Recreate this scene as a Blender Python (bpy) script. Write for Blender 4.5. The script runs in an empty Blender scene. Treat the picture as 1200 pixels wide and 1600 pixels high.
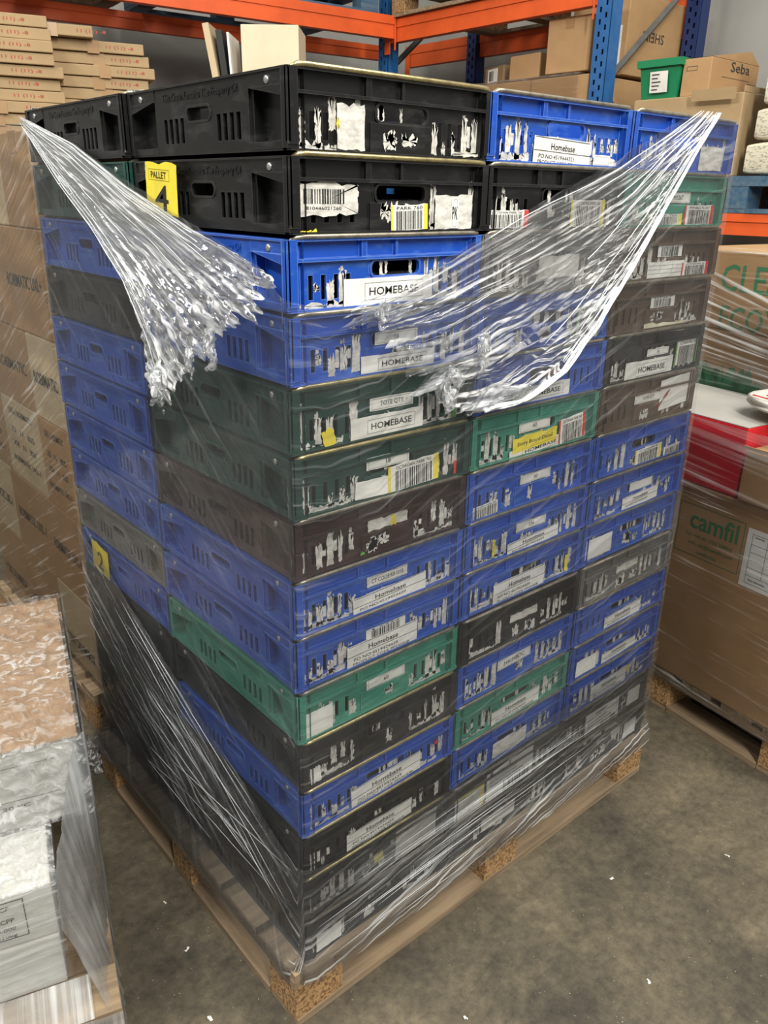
import bpy, bmesh, math, random
from mathutils import Vector, Matrix, noise as mn
random.seed(7)
S = bpy.context.scene
COL = S.collection
R = math.radians

# ------------------------------------------------------------------ camera
cam_d = bpy.data.cameras.new('camera'); cam = bpy.data.objects.new('camera', cam_d); COL.objects.link(cam)
YAW, PITCH, ROLL = 0.858554, -0.379616, 0.01687
F = Vector((math.cos(YAW)*math.cos(PITCH), math.sin(YAW)*math.cos(PITCH), math.sin(PITCH)))
Rt = F.cross(Vector((0, 0, 1))).normalized(); Up = Rt.cross(F)
R2 = Rt*math.cos(ROLL)+Up*math.sin(ROLL); U2 = -Rt*math.sin(ROLL)+Up*math.cos(ROLL)
m = Matrix((R2, U2, -F)).transposed().to_4x4(); m.translation = Vector((-0.651, -0.975, 1.6024))
cam.matrix_world = m
cam_d.sensor_fit = 'VERTICAL'; cam_d.sensor_height = 32; cam_d.lens = 1245.57/1600*32; cam_d.clip_start = 0.02
S.camera = cam

# ------------------------------------------------------------------ light
w = bpy.data.worlds.new('world'); S.world = w; w.use_nodes = True
w.node_tree.nodes['Background'].inputs[0].default_value = (0.97, 0.98, 0.95, 1)
w.node_tree.nodes['Background'].inputs[1].default_value = 0.22
def area(name, loc, sx, sy, power, rot=(0, 0, 0), col=(1, .965, .87)):
    l = bpy.data.lights.new(name, 'AREA'); l.shape = 'RECTANGLE'; l.size = sx; l.size_y = sy; l.energy = power; l.color = col
    o = bpy.data.objects.new(name, l); COL.objects.link(o); o.location = loc; o.rotation_euler = rot
    return o
area('ceiling_lamp_near', (-0.9, -3.0, 4.2), 0.35, 2.6, 215, (R(40), 0, R(-35)))
area('ceiling_lamp_right', (2.0, -1.6, 4.8), 0.35, 2.6, 95, (R(25), R(0), R(20)))
area('ceiling_lamp_left', (-2.8, 1.2, 4.6), 0.35, 2.6, 150, (0, R(-28), 0))
area('ceiling_lamp_back', (1.0, 1.9, 4.9), 0.4, 2.2, 22, (R(-12), 0, R(60)))
S.view_settings.view_transform = 'Standard'; S.view_settings.look = 'None'; S.view_settings.gamma = 1
S.view_settings.use_curve_mapping = False; S.view_settings.exposure = 0.45
try:
    S.cycles.transparent_max_bounces = 24
except Exception: pass

# ------------------------------------------------------------------ materials
def newmat(name):
    mt = bpy.data.materials.new(name); mt.use_nodes = True
    nt = mt.node_tree; nt.nodes.clear()
    return mt, nt, nt.nodes, nt.links
def lin(c): return tuple((x/12.92 if x <= .04045 else ((x+.055)/1.055)**2.4) for x in c)
def rgb(h): h = h.lstrip('#'); return lin(tuple(int(h[i:i+2], 16)/255 for i in (0, 2, 4)))
def surf(name, col, rough=.5, col2=None, scale=(8, 8, 8), lo=.4, hi=.65, bump=0., bscale=60, metal=0., detail=6, spec=.5, wave=None):
    mt, nt, N, L = newmat(name)
    out = N.new('ShaderNodeOutputMaterial'); b = N.new('ShaderNodeBsdfPrincipled'); L.new(b.outputs[0], out.inputs[0])
    b.inputs['Roughness'].default_value = rough; b.inputs['Metallic'].default_value = metal
    b.inputs['Specular IOR Level'].default_value = spec
    tc = N.new('ShaderNodeTexCoord'); mp = N.new('ShaderNodeMapping'); mp.inputs['Scale'].default_value = scale
    L.new(tc.outputs['Object'], mp.inputs[0])
    b.inputs['Base Color'].default_value = (*col, 1)
    if col2 is not None:
        n = N.new('ShaderNodeTexNoise'); n.inputs['Scale'].default_value = 1; n.inputs['Detail'].default_value = detail; n.inputs['Roughness'].default_value = .65
        L.new(mp.outputs[0], n.inputs['Vector'])
        r = N.new('ShaderNodeValToRGB'); r.color_ramp.elements[0].position = lo; r.color_ramp.elements[1].position = hi
        r.color_ramp.elements[0].color = (*col, 1); r.color_ramp.elements[1].color = (*col2, 1)
        L.new(n.outputs['Fac'], r.inputs[0]); L.new(r.outputs[0], b.inputs['Base Color'])
    if bump:
        n2 = N.new('ShaderNodeTexNoise'); n2.inputs['Scale'].default_value = bscale; n2.inputs['Detail'].default_value = 4
        L.new(tc.outputs['Object'], n2.inputs['Vector'])
        bp = N.new('ShaderNodeBump'); bp.inputs['Strength'].default_value = bump; bp.inputs['Distance'].default_value = .002
        L.new(n2.outputs['Fac'], bp.inputs['Height']); L.new(bp.outputs[0], b.inputs['Normal'])
    return mt
def plastic(name, c, scuff, edge):
    mt = surf(name, c, .36, scuff, (14, 14, 40), .52, .82, .12, 40)
    nt = mt.node_tree; N, L = nt.nodes, nt.links
    b = next(n for n in N if n.type == 'BSDF_PRINCIPLED')
    bv = N.new('ShaderNodeBevel'); bv.samples = 4; bv.inputs['Radius'].default_value = .0022      # worn edges; ledge highlights and film veil also painted into this pale colour
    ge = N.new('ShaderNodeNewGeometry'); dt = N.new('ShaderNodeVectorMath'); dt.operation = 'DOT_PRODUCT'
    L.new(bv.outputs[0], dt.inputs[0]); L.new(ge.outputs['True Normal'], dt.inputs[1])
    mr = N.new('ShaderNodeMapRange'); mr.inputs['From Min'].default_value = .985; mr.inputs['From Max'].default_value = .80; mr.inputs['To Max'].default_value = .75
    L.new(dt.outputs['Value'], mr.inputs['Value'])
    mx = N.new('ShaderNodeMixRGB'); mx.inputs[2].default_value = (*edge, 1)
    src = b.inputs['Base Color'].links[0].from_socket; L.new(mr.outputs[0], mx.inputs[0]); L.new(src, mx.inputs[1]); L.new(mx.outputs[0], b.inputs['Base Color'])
    return mt
M = {}
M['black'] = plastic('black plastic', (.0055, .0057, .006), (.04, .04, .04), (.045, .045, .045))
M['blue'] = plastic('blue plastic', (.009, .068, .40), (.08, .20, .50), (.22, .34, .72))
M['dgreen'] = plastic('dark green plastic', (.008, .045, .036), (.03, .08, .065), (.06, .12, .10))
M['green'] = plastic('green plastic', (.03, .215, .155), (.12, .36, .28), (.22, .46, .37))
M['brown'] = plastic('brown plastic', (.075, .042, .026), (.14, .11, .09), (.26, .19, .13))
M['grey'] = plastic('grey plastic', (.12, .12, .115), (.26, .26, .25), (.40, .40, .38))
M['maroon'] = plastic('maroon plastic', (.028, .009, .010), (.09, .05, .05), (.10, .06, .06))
M['gold'] = surf('brass plated steel', (.62, .52, .27), .32, (.30, .25, .14), (60, 60, 60), .45, .75, metal=.9)
M['steel'] = surf('dull steel', (.36, .33, .27), .4, (.18, .16, .13), (60, 60, 60), .45, .7, metal=.8)
M['rivet'] = surf('rivet metal', (.5, .5, .48), .35, metal=.8)
M['paper'] = surf('torn label paper', (.66, .64, .60), .8, (.34, .33, .31), (40, 40, 90), .42, .72, .3, 200)
M['label'] = surf('white label', (.78, .77, .74), .6, (.62, .61, .58), (12, 12, 12), .45, .8)
M['ink'] = surf('black ink', (.012, .012, .012), .6)
M['yellow'] = surf('yellow label', (.80, .66, .04), .6, (.66, .55, .06), (20, 20, 20))
M['redink'] = surf('red label edge', (.62, .03, .03), .6)
M['greenink'] = surf('green label edge', (.12, .42, .06), .6)
M['cream'] = surf('cream tape', (.72, .68, .52), .6, (.55, .50, .36), (30, 30, 30))
M['fill'] = surf('dark crate contents', (.02, .02, .022), .6, (.10, .11, .14), (20, 20, 3), .5, .6)
M['wood'] = surf('pallet wood', (.30, .215, .135), .8, (.12, .085, .055), (4, 60, 40), .38, .72, .4, 80)
M['woodx'] = surf('pallet wood along', (.31, .225, .14), .8, (.12, .085, .055), (3, 40, 40), .38, .75, .4, 80)
M['woody'] = surf('pallet wood across', (.28, .20, .125), .8, (.11, .08, .05), (40, 3, 40), .38, .75, .4, 80)
M['chip'] = surf('chipboard block', (.42, .25, .11), .85, (.13, .07, .03), (130, 130, 130), .42, .62, .9, 160, detail=3)
M['kraft'] = surf('brown cardboard', (.43, .262, .125), .75, (.36, .212, .098), (5, 5, 9), .35, .7, .1, 120)
M['krafto'] = surf('orange brown cardboard', (.44, .285, .165), .75, (.37, .235, .13), (5, 5, 9), .35, .7)
M['kraftm'] = surf('mid brown cardboard', (.40, .28, .15), .75, (.34, .235, .125), (5, 5, 9), .35, .7)
M['kraftd'] = surf('dark brown cardboard', (.27, .17, .09), .75, (.22, .135, .07), (5, 5, 9), .35, .7)
M['kraftl'] = surf('light cardboard', (.58, .46, .30), .75, (.50, .39, .25), (5, 5, 9), .35, .7)
M['tape'] = surf('parcel tape', (.34, .20, .09), .25)
M['whitecard'] = surf('white cardboard', (.66, .645, .61), .6, (.58, .565, .53), (6, 6, 6), .4, .7)
M['greycard'] = surf('pale grey card', (.42, .41, .38), .6, (.36, .35, .33), (3, 3, 3))
M['creamcard'] = surf('cream cardboard', (.70, .62, .45), .65, (.62, .54, .38), (3, 3, 3))
M['redbox'] = surf('red cardboard', (.58, .012, .022), .45, (.48, .01, .02), (3, 3, 3))
M['greenprint'] = surf('green print', (.03, .20, .09), .7)
M['darkprint'] = surf('dark print', (.045, .04, .04), .7)
M['redprint'] = surf('red print', (.42, .06, .04), .7)
M['orange'] = surf('orange beam paint', (.72, .105, .018), .45, (.60, .085, .015), (5, 5, 5))
M['blueup'] = surf('blue upright paint', (.015, .10, .30), .4, (.03, .13, .34), (12, 12, 12))
M['navy'] = surf('dark blue upright', (.008, .025, .11), .45)
M['brace'] = surf('grey brace steel', (.13, .13, .12), .5, (.09, .09, .085), (12, 12, 12), metal=.3)
M['bluewood'] = surf('blue painted pallet wood', (.03, .09, .17), .6, (.10, .15, .19), (6, 30, 30))
M['totegreen'] = surf('green tote plastic', (.01, .20, .085), .4)
M['news'] = surf('printed paper sacks', (.60, .56, .44), .8, (.30, .28, .23), (30, 60, 160), .52, .60)
M['darkplas'] = surf('black storage plastic', (.012, .013, .014), .4)
M['wall'] = surf('painted block wall', (.33, .325, .31), .85, (.26, .255, .24), (1.2, 1.2, 1.2), .4, .7, .3, 30)
def floor_mat():
    mt, nt, N, L = newmat('concrete floor')
    out = N.new('ShaderNodeOutputMaterial'); b = N.new('ShaderNodeBsdfPrincipled'); L.new(b.outputs[0], out.inputs[0])
    tc = N.new('ShaderNodeTexCoord')
    def noi(s, d, ro=.6, dist=0., sc=None):
        n = N.new('ShaderNodeTexNoise'); n.inputs['Scale'].default_value = s; n.inputs['Detail'].default_value = d; n.inputs['Roughness'].default_value = ro; n.inputs['Distortion'].default_value = dist
        if sc:
            mp = N.new('ShaderNodeMapping'); mp.inputs['Scale'].default_value = sc; mp.inputs['Rotation'].default_value = (0, 0, .5); L.new(tc.outputs['Object'], mp.inputs[0]); L.new(mp.outputs[0], n.inputs['Vector'])
        else: L.new(tc.outputs['Object'], n.inputs['Vector'])
        return n
    def ramp(n, a, b_, ca, cb):
        r = N.new('ShaderNodeValToRGB'); r.color_ramp.elements[0].position = a; r.color_ramp.elements[1].position = b_
        r.color_ramp.elements[0].color = (*ca, 1); r.color_ramp.elements[1].color = (*cb, 1); L.new(n.outputs['Fac'], r.inputs[0]); return r
    def mix(a, c, f, mode='MIX'):
        x = N.new('ShaderNodeMixRGB'); x.blend_type = mode
        if hasattr(f, 'outputs'): L.new(f.outputs[0], x.inputs[0])
        else: x.inputs[0].default_value = f
        L.new(a.outputs[0], x.inputs[1]); L.new(c.outputs[0], x.inputs[2]); return x
    base = ramp(noi(2.4, 9, .68, .4), .36, .66, (.042, .036, .028), (.145, .122, .082))
    fine = ramp(noi(38, 8, .75), .32, .68, (.42, .42, .42), (1.45, 1.43, 1.36))
    c1 = mix(base, fine, .75, 'MULTIPLY')
    st = ramp(noi(1, 7, .7, .6, (2.2, 9, 1)), .50, .66, (1, 1, 1), (.55, .56, .58)); c2 = mix(c1, st, .6, 'MULTIPLY')
    sp = noi(210, 2, .4); spm = ramp(sp, .735, .765, (0, 0, 0), (1, 1, 1))
    white = N.new('ShaderNodeRGB'); white.outputs[0].default_value = (.42, .38, .30, 1)
    c3 = mix(c2, white, spm)
    L.new(c3.outputs[0], b.inputs['Base Color']); b.inputs['Roughness'].default_value = .62
    bp = N.new('ShaderNodeBump'); bp.inputs['Strength'].default_value = .35; bp.inputs['Distance'].default_value = .003
    L.new(noi(60, 6, .7).outputs['Fac'], bp.inputs['Height']); L.new(bp.outputs[0], b.inputs['Normal'])
    return mt
M['floor'] = floor_mat()

def film_mat(name, su=2., sv=60., haze=.05, streak=.6, lo=.5, hi=.72, gloss=.10, bump=.5, rough=.10, rot=0., white=(.86, .88, .90), dist=.3):
    """clear stretch film: sees through, reflects lamps, whitens along its creases (UV u = along pull)"""
    mt, nt, N, L = newmat(name)
    out = N.new('ShaderNodeOutputMaterial')
    uv = N.new('ShaderNodeUVMap'); uv.uv_map = 'UVMap'
    mr = N.new('ShaderNodeMapping'); mr.inputs['Rotation'].default_value = (0, 0, rot); L.new(uv.outputs[0], mr.inputs[0])
    mp = N.new('ShaderNodeMapping'); mp.inputs['Scale'].default_value = (su, sv, 1); L.new(mr.outputs[0], mp.inputs[0])
    n1 = N.new('ShaderNodeTexNoise'); n1.inputs['Scale'].default_value = 1; n1.inputs['Detail'].default_value = 5; n1.inputs['Roughness'].default_value = .62; n1.inputs['Distortion'].default_value = dist
    L.new(mp.outputs[0], n1.inputs['Vector'])
    r1 = N.new('ShaderNodeMapRange'); r1.inputs['From Min'].default_value = lo; r1.inputs['From Max'].default_value = hi; r1.clamp = True
    L.new(n1.outputs['Fac'], r1.inputs['Value'])
    big = N.new('ShaderNodeTexNoise'); big.inputs['Scale'].default_value = 5; big.inputs['Detail'].default_value = 2; L.new(mr.outputs[0], big.inputs['Vector'])
    rb = N.new('ShaderNodeMapRange'); rb.inputs['From Min'].default_value = .38; rb.inputs['From Max'].default_value = .62; L.new(big.outputs['Fac'], rb.inputs['Value'])
    at = N.new('ShaderNodeAttribute'); at.attribute_name = 'dens'
    def math_(op, a, b_, clamp=False):
        x = N.new('ShaderNodeMath'); x.operation = op; x.use_clamp = clamp
        for i, v in enumerate((a, b_)):
            if isinstance(v, (int, float)): x.inputs[i].default_value = v
            else: L.new(v, x.inputs[i])
        return x.outputs[0]
    s = math_('MULTIPLY', r1.outputs[0], streak)
    s = math_('MULTIPLY', s, math_('ADD', math_('MULTIPLY', rb.outputs[0], .7), .3))
    s = math_('MULTIPLY', s, at.outputs['Fac'])
    h = math_('MULTIPLY', math_('ADD', math_('MULTIPLY', rb.outputs[0], .6), .7), haze)
    al = math_('ADD', s, h, True)
    bp = N.new('ShaderNodeBump'); bp.inputs['Strength'].default_value = bump; bp.inputs['Distance'].default_value = .004; L.new(n1.outputs['Fac'], bp.inputs['Height'])
    tr = N.new('ShaderNodeBsdfTransparent'); tr.inputs[0].default_value = (.97, .975, .98, 1)
    gl = N.new('ShaderNodeBsdfGlossy'); gl.inputs['Roughness'].default_value = rough; gl.inputs['Color'].default_value = (.95, .97, 1, 1); L.new(bp.outputs[0], gl.inputs['Normal'])
    lw = N.new('ShaderNodeFresnel'); lw.inputs['IOR'].default_value = 1.42; L.new(bp.outputs[0], lw.inputs['Normal'])
    m1 = N.new('ShaderNodeMixShader'); L.new(math_('ADD', math_('MULTIPLY', lw.outputs[0], .75), gloss*.3, True), m1.inputs[0]); L.new(tr.outputs[0], m1.inputs[1]); L.new(gl.outputs[0], m1.inputs[2])
    wd = N.new('ShaderNodeBsdfPrincipled'); wd.inputs['Base Color'].default_value = (*white, 1); wd.inputs['Roughness'].default_value = .22; L.new(bp.outputs[0], wd.inputs['Normal'])
    tl = N.new('ShaderNodeBsdfTranslucent'); tl.inputs[0].default_value = (*white, 1); m3 = N.new('ShaderNodeMixShader'); m3.inputs[0].default_value = .35; L.new(wd.outputs[0], m3.inputs[1]); L.new(tl.outputs[0], m3.inputs[2])
    m2 = N.new('ShaderNodeMixShader'); L.new(al, m2.inputs[0]); L.new(m1.outputs[0], m2.inputs[1]); L.new(m3.outputs[0], m2.inputs[2])
    L.new(m2.outputs[0], out.inputs[0])
    return mt
M['film'] = film_mat('clear stretch film', 2.2, 52, .036, .66, .57, .70, .0, .8, .10)
M['filmlow'] = film_mat('clear stretch film, many layers', 1.3, 95, .03, 1.1, .53, .63, .0, .9, .12)
M['torn'] = film_mat('bunched stretch film', 4.0, 42, .05, 1.5, .50, .575, .0, 1.0, .10, white=(.97, .98, 1.0))
M['rope'] = surf('twisted film', (.86, .89, .92), .2)
M['filmbox'] = film_mat('film on cartons', 2.0, 60, .02, .8, .56, .68, .0, .6, .12)
M['crinkle'] = film_mat('crinkled film', 30, 30, .06, 1.0, .50, .62, .15, 1.0, .15, dist=1.5)
M['filmlines'] = film_mat('tensioned film threads', .8, 42, .02, 1.3, .50, .60, .1, .5, .2, dist=0.)
M['filmgrey'] = film_mat('vertical gathered film', 1.2, 60, .30, .8, .47, .68, .15, .8, .15)

# ------------------------------------------------------------------ builders
def tag(o, label=None, cat=None, group=None, kind=None):
    if label: o['label'] = label
    if cat: o['category'] = cat
    if group: o['group'] = group
    if kind: o['kind'] = kind
    return o
def empty(name, loc=(0, 0, 0), rz=0, label=None, cat=None, group=None):
    o = bpy.data.objects.new(name, None); COL.objects.link(o); o.location = loc; o.rotation_euler = (0, 0, rz); o.empty_display_size = .05
    return tag(o, label, cat, group)
class MB:
    def __init__(s): s.v = []; s.f = []; s.m = []; s.mats = []; s.uv = None
    def mi(s, mat):
        if mat not in s.mats: s.mats.append(mat)
        return s.mats.index(mat)
    def add(s, vs, fs, mat):
        b = len(s.v); s.v += [tuple(v) for v in vs]; i = s.mi(mat)
        for f in fs: s.f.append(tuple(b+k for k in f)); s.m.append(i)
    def box(s, a, b, mat, T=None):
        x0, y0, z0 = a; x1, y1, z1 = b
        vs = [(x0, y0, z0), (x1, y0, z0), (x1, y1, z0), (x0, y1, z0), (x0, y0, z1), (x1, y0, z1), (x1, y1, z1), (x0, y1, z1)]
        if T: vs = [T @ Vector(v) for v in vs]
        s.add(vs, [(0, 3, 2, 1), (4, 5, 6, 7), (0, 1, 5, 4), (1, 2, 6, 5), (2, 3, 7, 6), (3, 0, 4, 7)], mat)
    def tube(s, pts, r, mat, n=8):
        pts = [Vector(p) for p in pts]; rings = []
        for i, p in enumerate(pts):
            d = (pts[min(i+1, len(pts)-1)]-pts[max(i-1, 0)]).normalized()
            a = d.cross(Vector((0, 0, 1)));
            if a.length < .1: a = d.cross(Vector((1, 0, 0)))
            a.normalize(); b = d.cross(a)
            rr = r[i] if isinstance(r, (list, tuple)) else r
            rings.append([p+a*rr*math.cos(2*math.pi*k/n)+b*rr*math.sin(2*math.pi*k/n) for k in range(n)])
        vs = [v for q in rings for v in q]; fs = []
        for i in range(len(pts)-1):
            for k in range(n): fs.append((i*n+k, i*n+(k+1) % n, (i+1)*n+(k+1) % n, (i+1)*n+k))
        fs.append(tuple(range(n))[::-1]); fs.append(tuple((len(pts)-1)*n+k for k in range(n)))
        s.add(vs, fs, mat)
    def cyl(s, p, d, r, h, mat, n=14, dome=0):
        p = Vector(p); d = Vector(d).normalized()
        pts = [p, p+d*h*.6, p+d*h]; s.tube(pts, [r, r, r*(1-dome)], mat, n)
    def build(s, name, parent=None, smooth=False, mesh_only=False):
        me = bpy.data.meshes.new(name); me.from_pydata(s.v, [], s.f)
        for mt in s.mats: me.materials.append(M[mt] if isinstance(mt, str) else mt)
        for i, p in enumerate(me.polygons): p.material_index = s.m[i]; p.use_smooth = smooth
        me.update()
        if mesh_only: return me
        return link(name, me, parent)
def link(name, me, parent=None):
    o = bpy.data.objects.new(name, me); COL.objects.link(o)
    if parent: o.parent = parent
    return o

_tc = {}
def text_geo(txt, bold=False):
    k = (txt, bold)
    if k in _tc: return _tc[k]
    c = bpy.data.curves.new('t', 'FONT'); c.body = txt; c.size = 1; c.resolution_u = 2; c.align_x = 'CENTER'; c.align_y = 'CENTER'
    if bold: c.offset = .009
    o = bpy.data.objects.new('t', c); COL.objects.link(o)
    bpy.context.view_layer.update()
    me = bpy.data.meshes.new_from_object(o.evaluated_get(bpy.context.evaluated_depsgraph_get()))
    vs = [tuple(v.co[:2]) for v in me.vertices]; fs = [tuple(p.vertices) for p in me.polygons]
    if vs:
        xs = [v[0] for v in vs]; ys = [v[1] for v in vs]; cx = (min(xs)+max(xs))/2; cy = (min(ys)+max(ys))/2; W_ = max(xs)-min(xs); H_ = max(ys)-min(ys)
        vs = [((x-cx)/W_, (y-cy)/H_) for x, y in vs]; asp = W_/H_
    else: asp = 1
    bpy.data.objects.remove(o); bpy.data.curves.remove(c); bpy.data.meshes.remove(me)
    _tc[k] = (vs, fs, asp); return _tc[k]
def put_text(mb, txt, fr, cu, cv, w_, h_, mat='ink', off=.0006, bold=False):
    """fr(u,v,n) -> point; text box of width w_, height h_ centred on cu,cv"""
    vs, fs, a = text_geo(txt, bold)
    mb.add([fr(cu+x*w_, cv+y*h_, off) for x, y in vs], fs, mat)
def frame(o, ux, uy):
    """plane frame: origin, u axis, v axis"""
    o = Vector(o); ux = Vector(ux).normalized(); uy = Vector(uy).normalized(); n = ux.cross(uy)
    return lambda u, v, d=0.: o+ux*u+uy*v+n*d
def rot_frame(fr, cu, cv, a):
    c, s = math.cos(a), math.sin(a)
    return lambda u, v, d=0.: fr(cu+u*c-v*s, cv+u*s+v*c, d)
def quad(mb, fr, u0, v0, u1, v1, mat, off=0.):
    mb.add([fr(u0, v0, off), fr(u1, v0, off), fr(u1, v1, off), fr(u0, v1, off)], [(0, 1, 2, 3)], mat)
def ragged(mb, fr, u0, v0, u1, v1, mat, jag=.002, off=0., rnd=random, nseg=7):
    """a torn piece of paper: rectangle whose outline is rough"""
    pts = []
    cor = [(u0, v0), (u1, v0), (u1, v1), (u0, v1)]
    for i in range(4):
        a, b = cor[i], cor[(i+1) % 4]
        for k in range(nseg):
            t = k/nseg+rnd.uniform(-.3, .3)/nseg*(k > 0)
            j = jag*(2.2 if i == 2 else 1)
            pts.append((a[0]+(b[0]-a[0])*t+rnd.uniform(-j, j)*.6, a[1]+(b[1]-a[1])*t+rnd.uniform(-j, j)))
    cx, cy = (u0+u1)/2, (v0+v1)/2
    vs = [fr(cx, cy, off)]+[fr(x, y, off) for x, y in pts]; n = len(pts)
    mb.add(vs, [(0, 1+k, 1+(k+1) % n) for k in range(n)], mat)
def outline(mb, fr, u0, v0, u1, v1, t, mat, off=.0005):
    quad(mb, fr, u0, v0, u1, v0+t, mat, off); quad(mb, fr, u0, v1-t, u1, v1, mat, off)
    quad(mb, fr, u0, v0, u0+t, v1, mat, off); quad(mb, fr, u1-t, v0, u1, v1, mat, off)
def barcode(mb, fr, u0, v0, u1, v1, mat='ink', off=.0005, rnd=random):
    u = u0
    while u < u1:
        wd = rnd.choice([.0008, .0012, .002])*((u1-u0)/.035)**.5
        quad(mb, fr, u, v0, min(u+wd, u1), v1, mat, off); u += wd+rnd.choice([.0008, .0014, .002])*((u1-u0)/.035)**.5

# ------------------------------------------------------------------ structure
def structure(name, a, b, mat):
    mb = MB(); mb.box(a, b, mat); o = mb.build(name); o['kind'] = 'structure'; return o
structure('floor', (-4, -5, -.1), (7, 7.5, 0), 'floor')
mb = MB(); T = Matrix.Translation((2.9, 3.1, 0)) @ Matrix.Rotation(R(-6), 4, 'Z')
mb.box((-8, 1.25, 0), (1.0, 1.4, 5.5), 'wall', T); mb.build('wall_back')['kind'] = 'structure'
structure('wall_right', (3.98, -5, 0), (4.13, 5.6, 5.5), 'wall')

# ------------------------------------------------------------------ the crate
W, Ln, H = .4, .493, .10765
HB = H-.0065           # body height, the bale arm lies in the gap
def uniq(c):
    c = sorted(c); o = [c[0]]
    for x in c[1:]:
        if x-o[-1] > 1e-5: o.append(x)
    return o
def crate_body():
    vs_end = {'ledge0': .69, 'ledge1': .735}
    zc = uniq([0, .03, .08, .12, .15, .17, .40, .42, .44, .47, .50, .53, .55, .60, .66, .69, .72, .735, .80, .97, 1])
    V = []; Fc = []
    def panel(us, L_, mapf, depth, TH=.013):  # TH: wall depth reached by holes
        us = uniq(us); n, k = len(us)-1, len(zc)-1
        D = [[depth((us[i]+us[i+1])/2, (zc[j]+zc[j+1])/2) for j in range(k)] for i in range(n)]
        def q(a): b = len(V); V.extend(mapf(*p) for p in a); Fc.append((b, b+1, b+2, b+3))
        for i in range(n):
            for j in range(k):
                u0, u1, z0, z1, d = us[i]*L_, us[i+1]*L_, zc[j]*HB, zc[j+1]*HB, D[i][j]
                if d < TH:
                    q([(u0, z0, d), (u1, z0, d), (u1, z1, d), (u0, z1, d)])
                    ie = TH
                    q([(u0, z0, ie), (u0, z1, ie), (u1, z1, ie), (u1, z0, ie)])
                if i < n-1 and abs(D[i+1][j]-d) > 1e-6:
                    e = D[i+1][j]; q([(u1, z0, d), (u1, z0, e), (u1, z1, e), (u1, z1, d)])
                if j < k-1 and abs(D[i][j+1]-d) > 1e-6:
                    e = D[i][j+1]; q([(u0, z1, d), (u1, z1, d), (u1, z1, e), (u0, z1, e)])
                if j == 0: q([(u0, z0, d), (u0, z0, TH), (u1, z0, TH), (u1, z0, d)])
                if j == k-1: q([(u0, z1, d), (u1, z1, d), (u1, z1, TH), (u0, z1, TH)])
    TH = .013
    sl = [(.105, .127), (.163, .185), (.222, .244), (.280, .302), (.712, .734), (.765, .787), (.82, .842), (.876, .898)]
    us_end = [0, .006, .045, .395, .405, .64, .652, .37, .67, .515, .345, .525, .955, .994, 1]+[x for s in sl for x in s]
    def d_end(u, z):
        if u < .045 or u > .955: return 0 if z > .08 else .002
        if z > .97: return 0.
        if z > .735: return .011 if not (.345 < u < .37) and not (.515 < u < .525) else .004
        if z > .69: return .001
        if z < .03: return .003
        for a, b in sl:
            if a < u < b and .15 < z < .50: return TH
        if .395 < u < .652 and .44 < z < .66: return TH
        if .37 < u < .67 and .03 < z < .42: return .006
        return .0095
    sl2 = [(.262, .286), (.30, .324), (.338, .362), (.376, .40), (.61, .634), (.648, .672), (.686, .71), (.724, .748)]
    us_side = [0, .006, .03, .055, .19, .205, .425, .575, .795, .81, .945, .97, .994, 1]+[x for s in sl2 for x in s]
    def d_side(u, z):
        if z > .97 or z < .03: return .0 if z > .97 else .004
        for a in (u, 1-u):
            if .03 < a < .19:
                if z > .8: return .003
                if a < .055 and z > .72: return .003
                return .024 if z > .12 else .003
            if .19 < a < .205: return .008 if .12 < z < .8 else .003
        if u < .03 or u > .97: return 0
        for a, b in sl2:
            if a < u < b and .17 < z < .53: return .028
        if .425 < u < .575 and .47 < z < .66: return .028
        return .004
    panel(us_end, W, lambda u, z, d: (u, d, z), d_end)
    panel(us_end, W, lambda u, z, d: (W-u, Ln-d, z), d_end)
    panel(us_side, Ln, lambda u, z, d: (d, Ln-u, z), d_side, .028)
    panel(us_side, Ln, lambda u, z, d: (W-d, u, z), d_side, .028)
    bm = bmesh.new(); bv = [bm.verts.new(p) for p in V]
    for f in Fc:
        try: bm.faces.new([bv[i] for i in f])
        except ValueError: pass
    bmesh.ops.remove_doubles(bm, verts=bm.verts, dist=1e-5)
    # rounded vertical corners
    ed = [e for e in bm.edges if all((abs(v.co.x) < 1e-4 or abs(v.co.x-W) < 1e-4) and (abs(v.co.y) < 1e-4 or abs(v.co.y-Ln) < 1e-4) for v in e.verts) and len(e.link_faces) == 2]
    bmesh.ops.bevel(bm, geom=ed, offset=.005, segments=3, profile=.5, affect='EDGES')
    bmesh.ops.recalc_face_normals(bm, faces=bm.faces)
    me = bpy.data.meshes.new('crate_body'); bm.to_mesh(me); bm.free()
    # extra: base plate, rounded handle rims, hole in the card holder
    vs = [tuple(v.co) for v in me.vertices]; fs = [tuple(p.vertices) for p in me.polygons]
    mb = MB(); mb.add(vs, fs, 'black')
    mb.box((.012, .012, .002), (W-.012, Ln-.012, .006), 'black')
    def rim(fr, u0, v0, u1, v1, r, t, dp):
        out_, inn = [], []
        for cx, cy, a0 in ((u1-r, v1-r, 0), (u0+r, v1-r, 90), (u0+r, v0+r, 180), (u1-r, v0+r, 270)):
            for k in range(5):
                a = R(a0+k*22.5); inn.append((cx+r*math.cos(a), cy+r*math.sin(a))); out_.append((cx+(r+t)*math.cos(a), cy+(r+t)*math.sin(a)))
        n = len(inn); v = [fr(*p, dp) for p in inn]+[fr(*p, dp) for p in out_]+[fr(*p, -.004) for p in inn]+[fr(*p, -.002) for p in out_]
        f = []
        for k in range(n):
            j = (k+1) % n; f += [(k, j, n+j, n+k), (k, 2*n+k, 2*n+j, j), (n+k, n+j, 3*n+j, 3*n+k)]
        mb.add(v, f, 'black')
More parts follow.
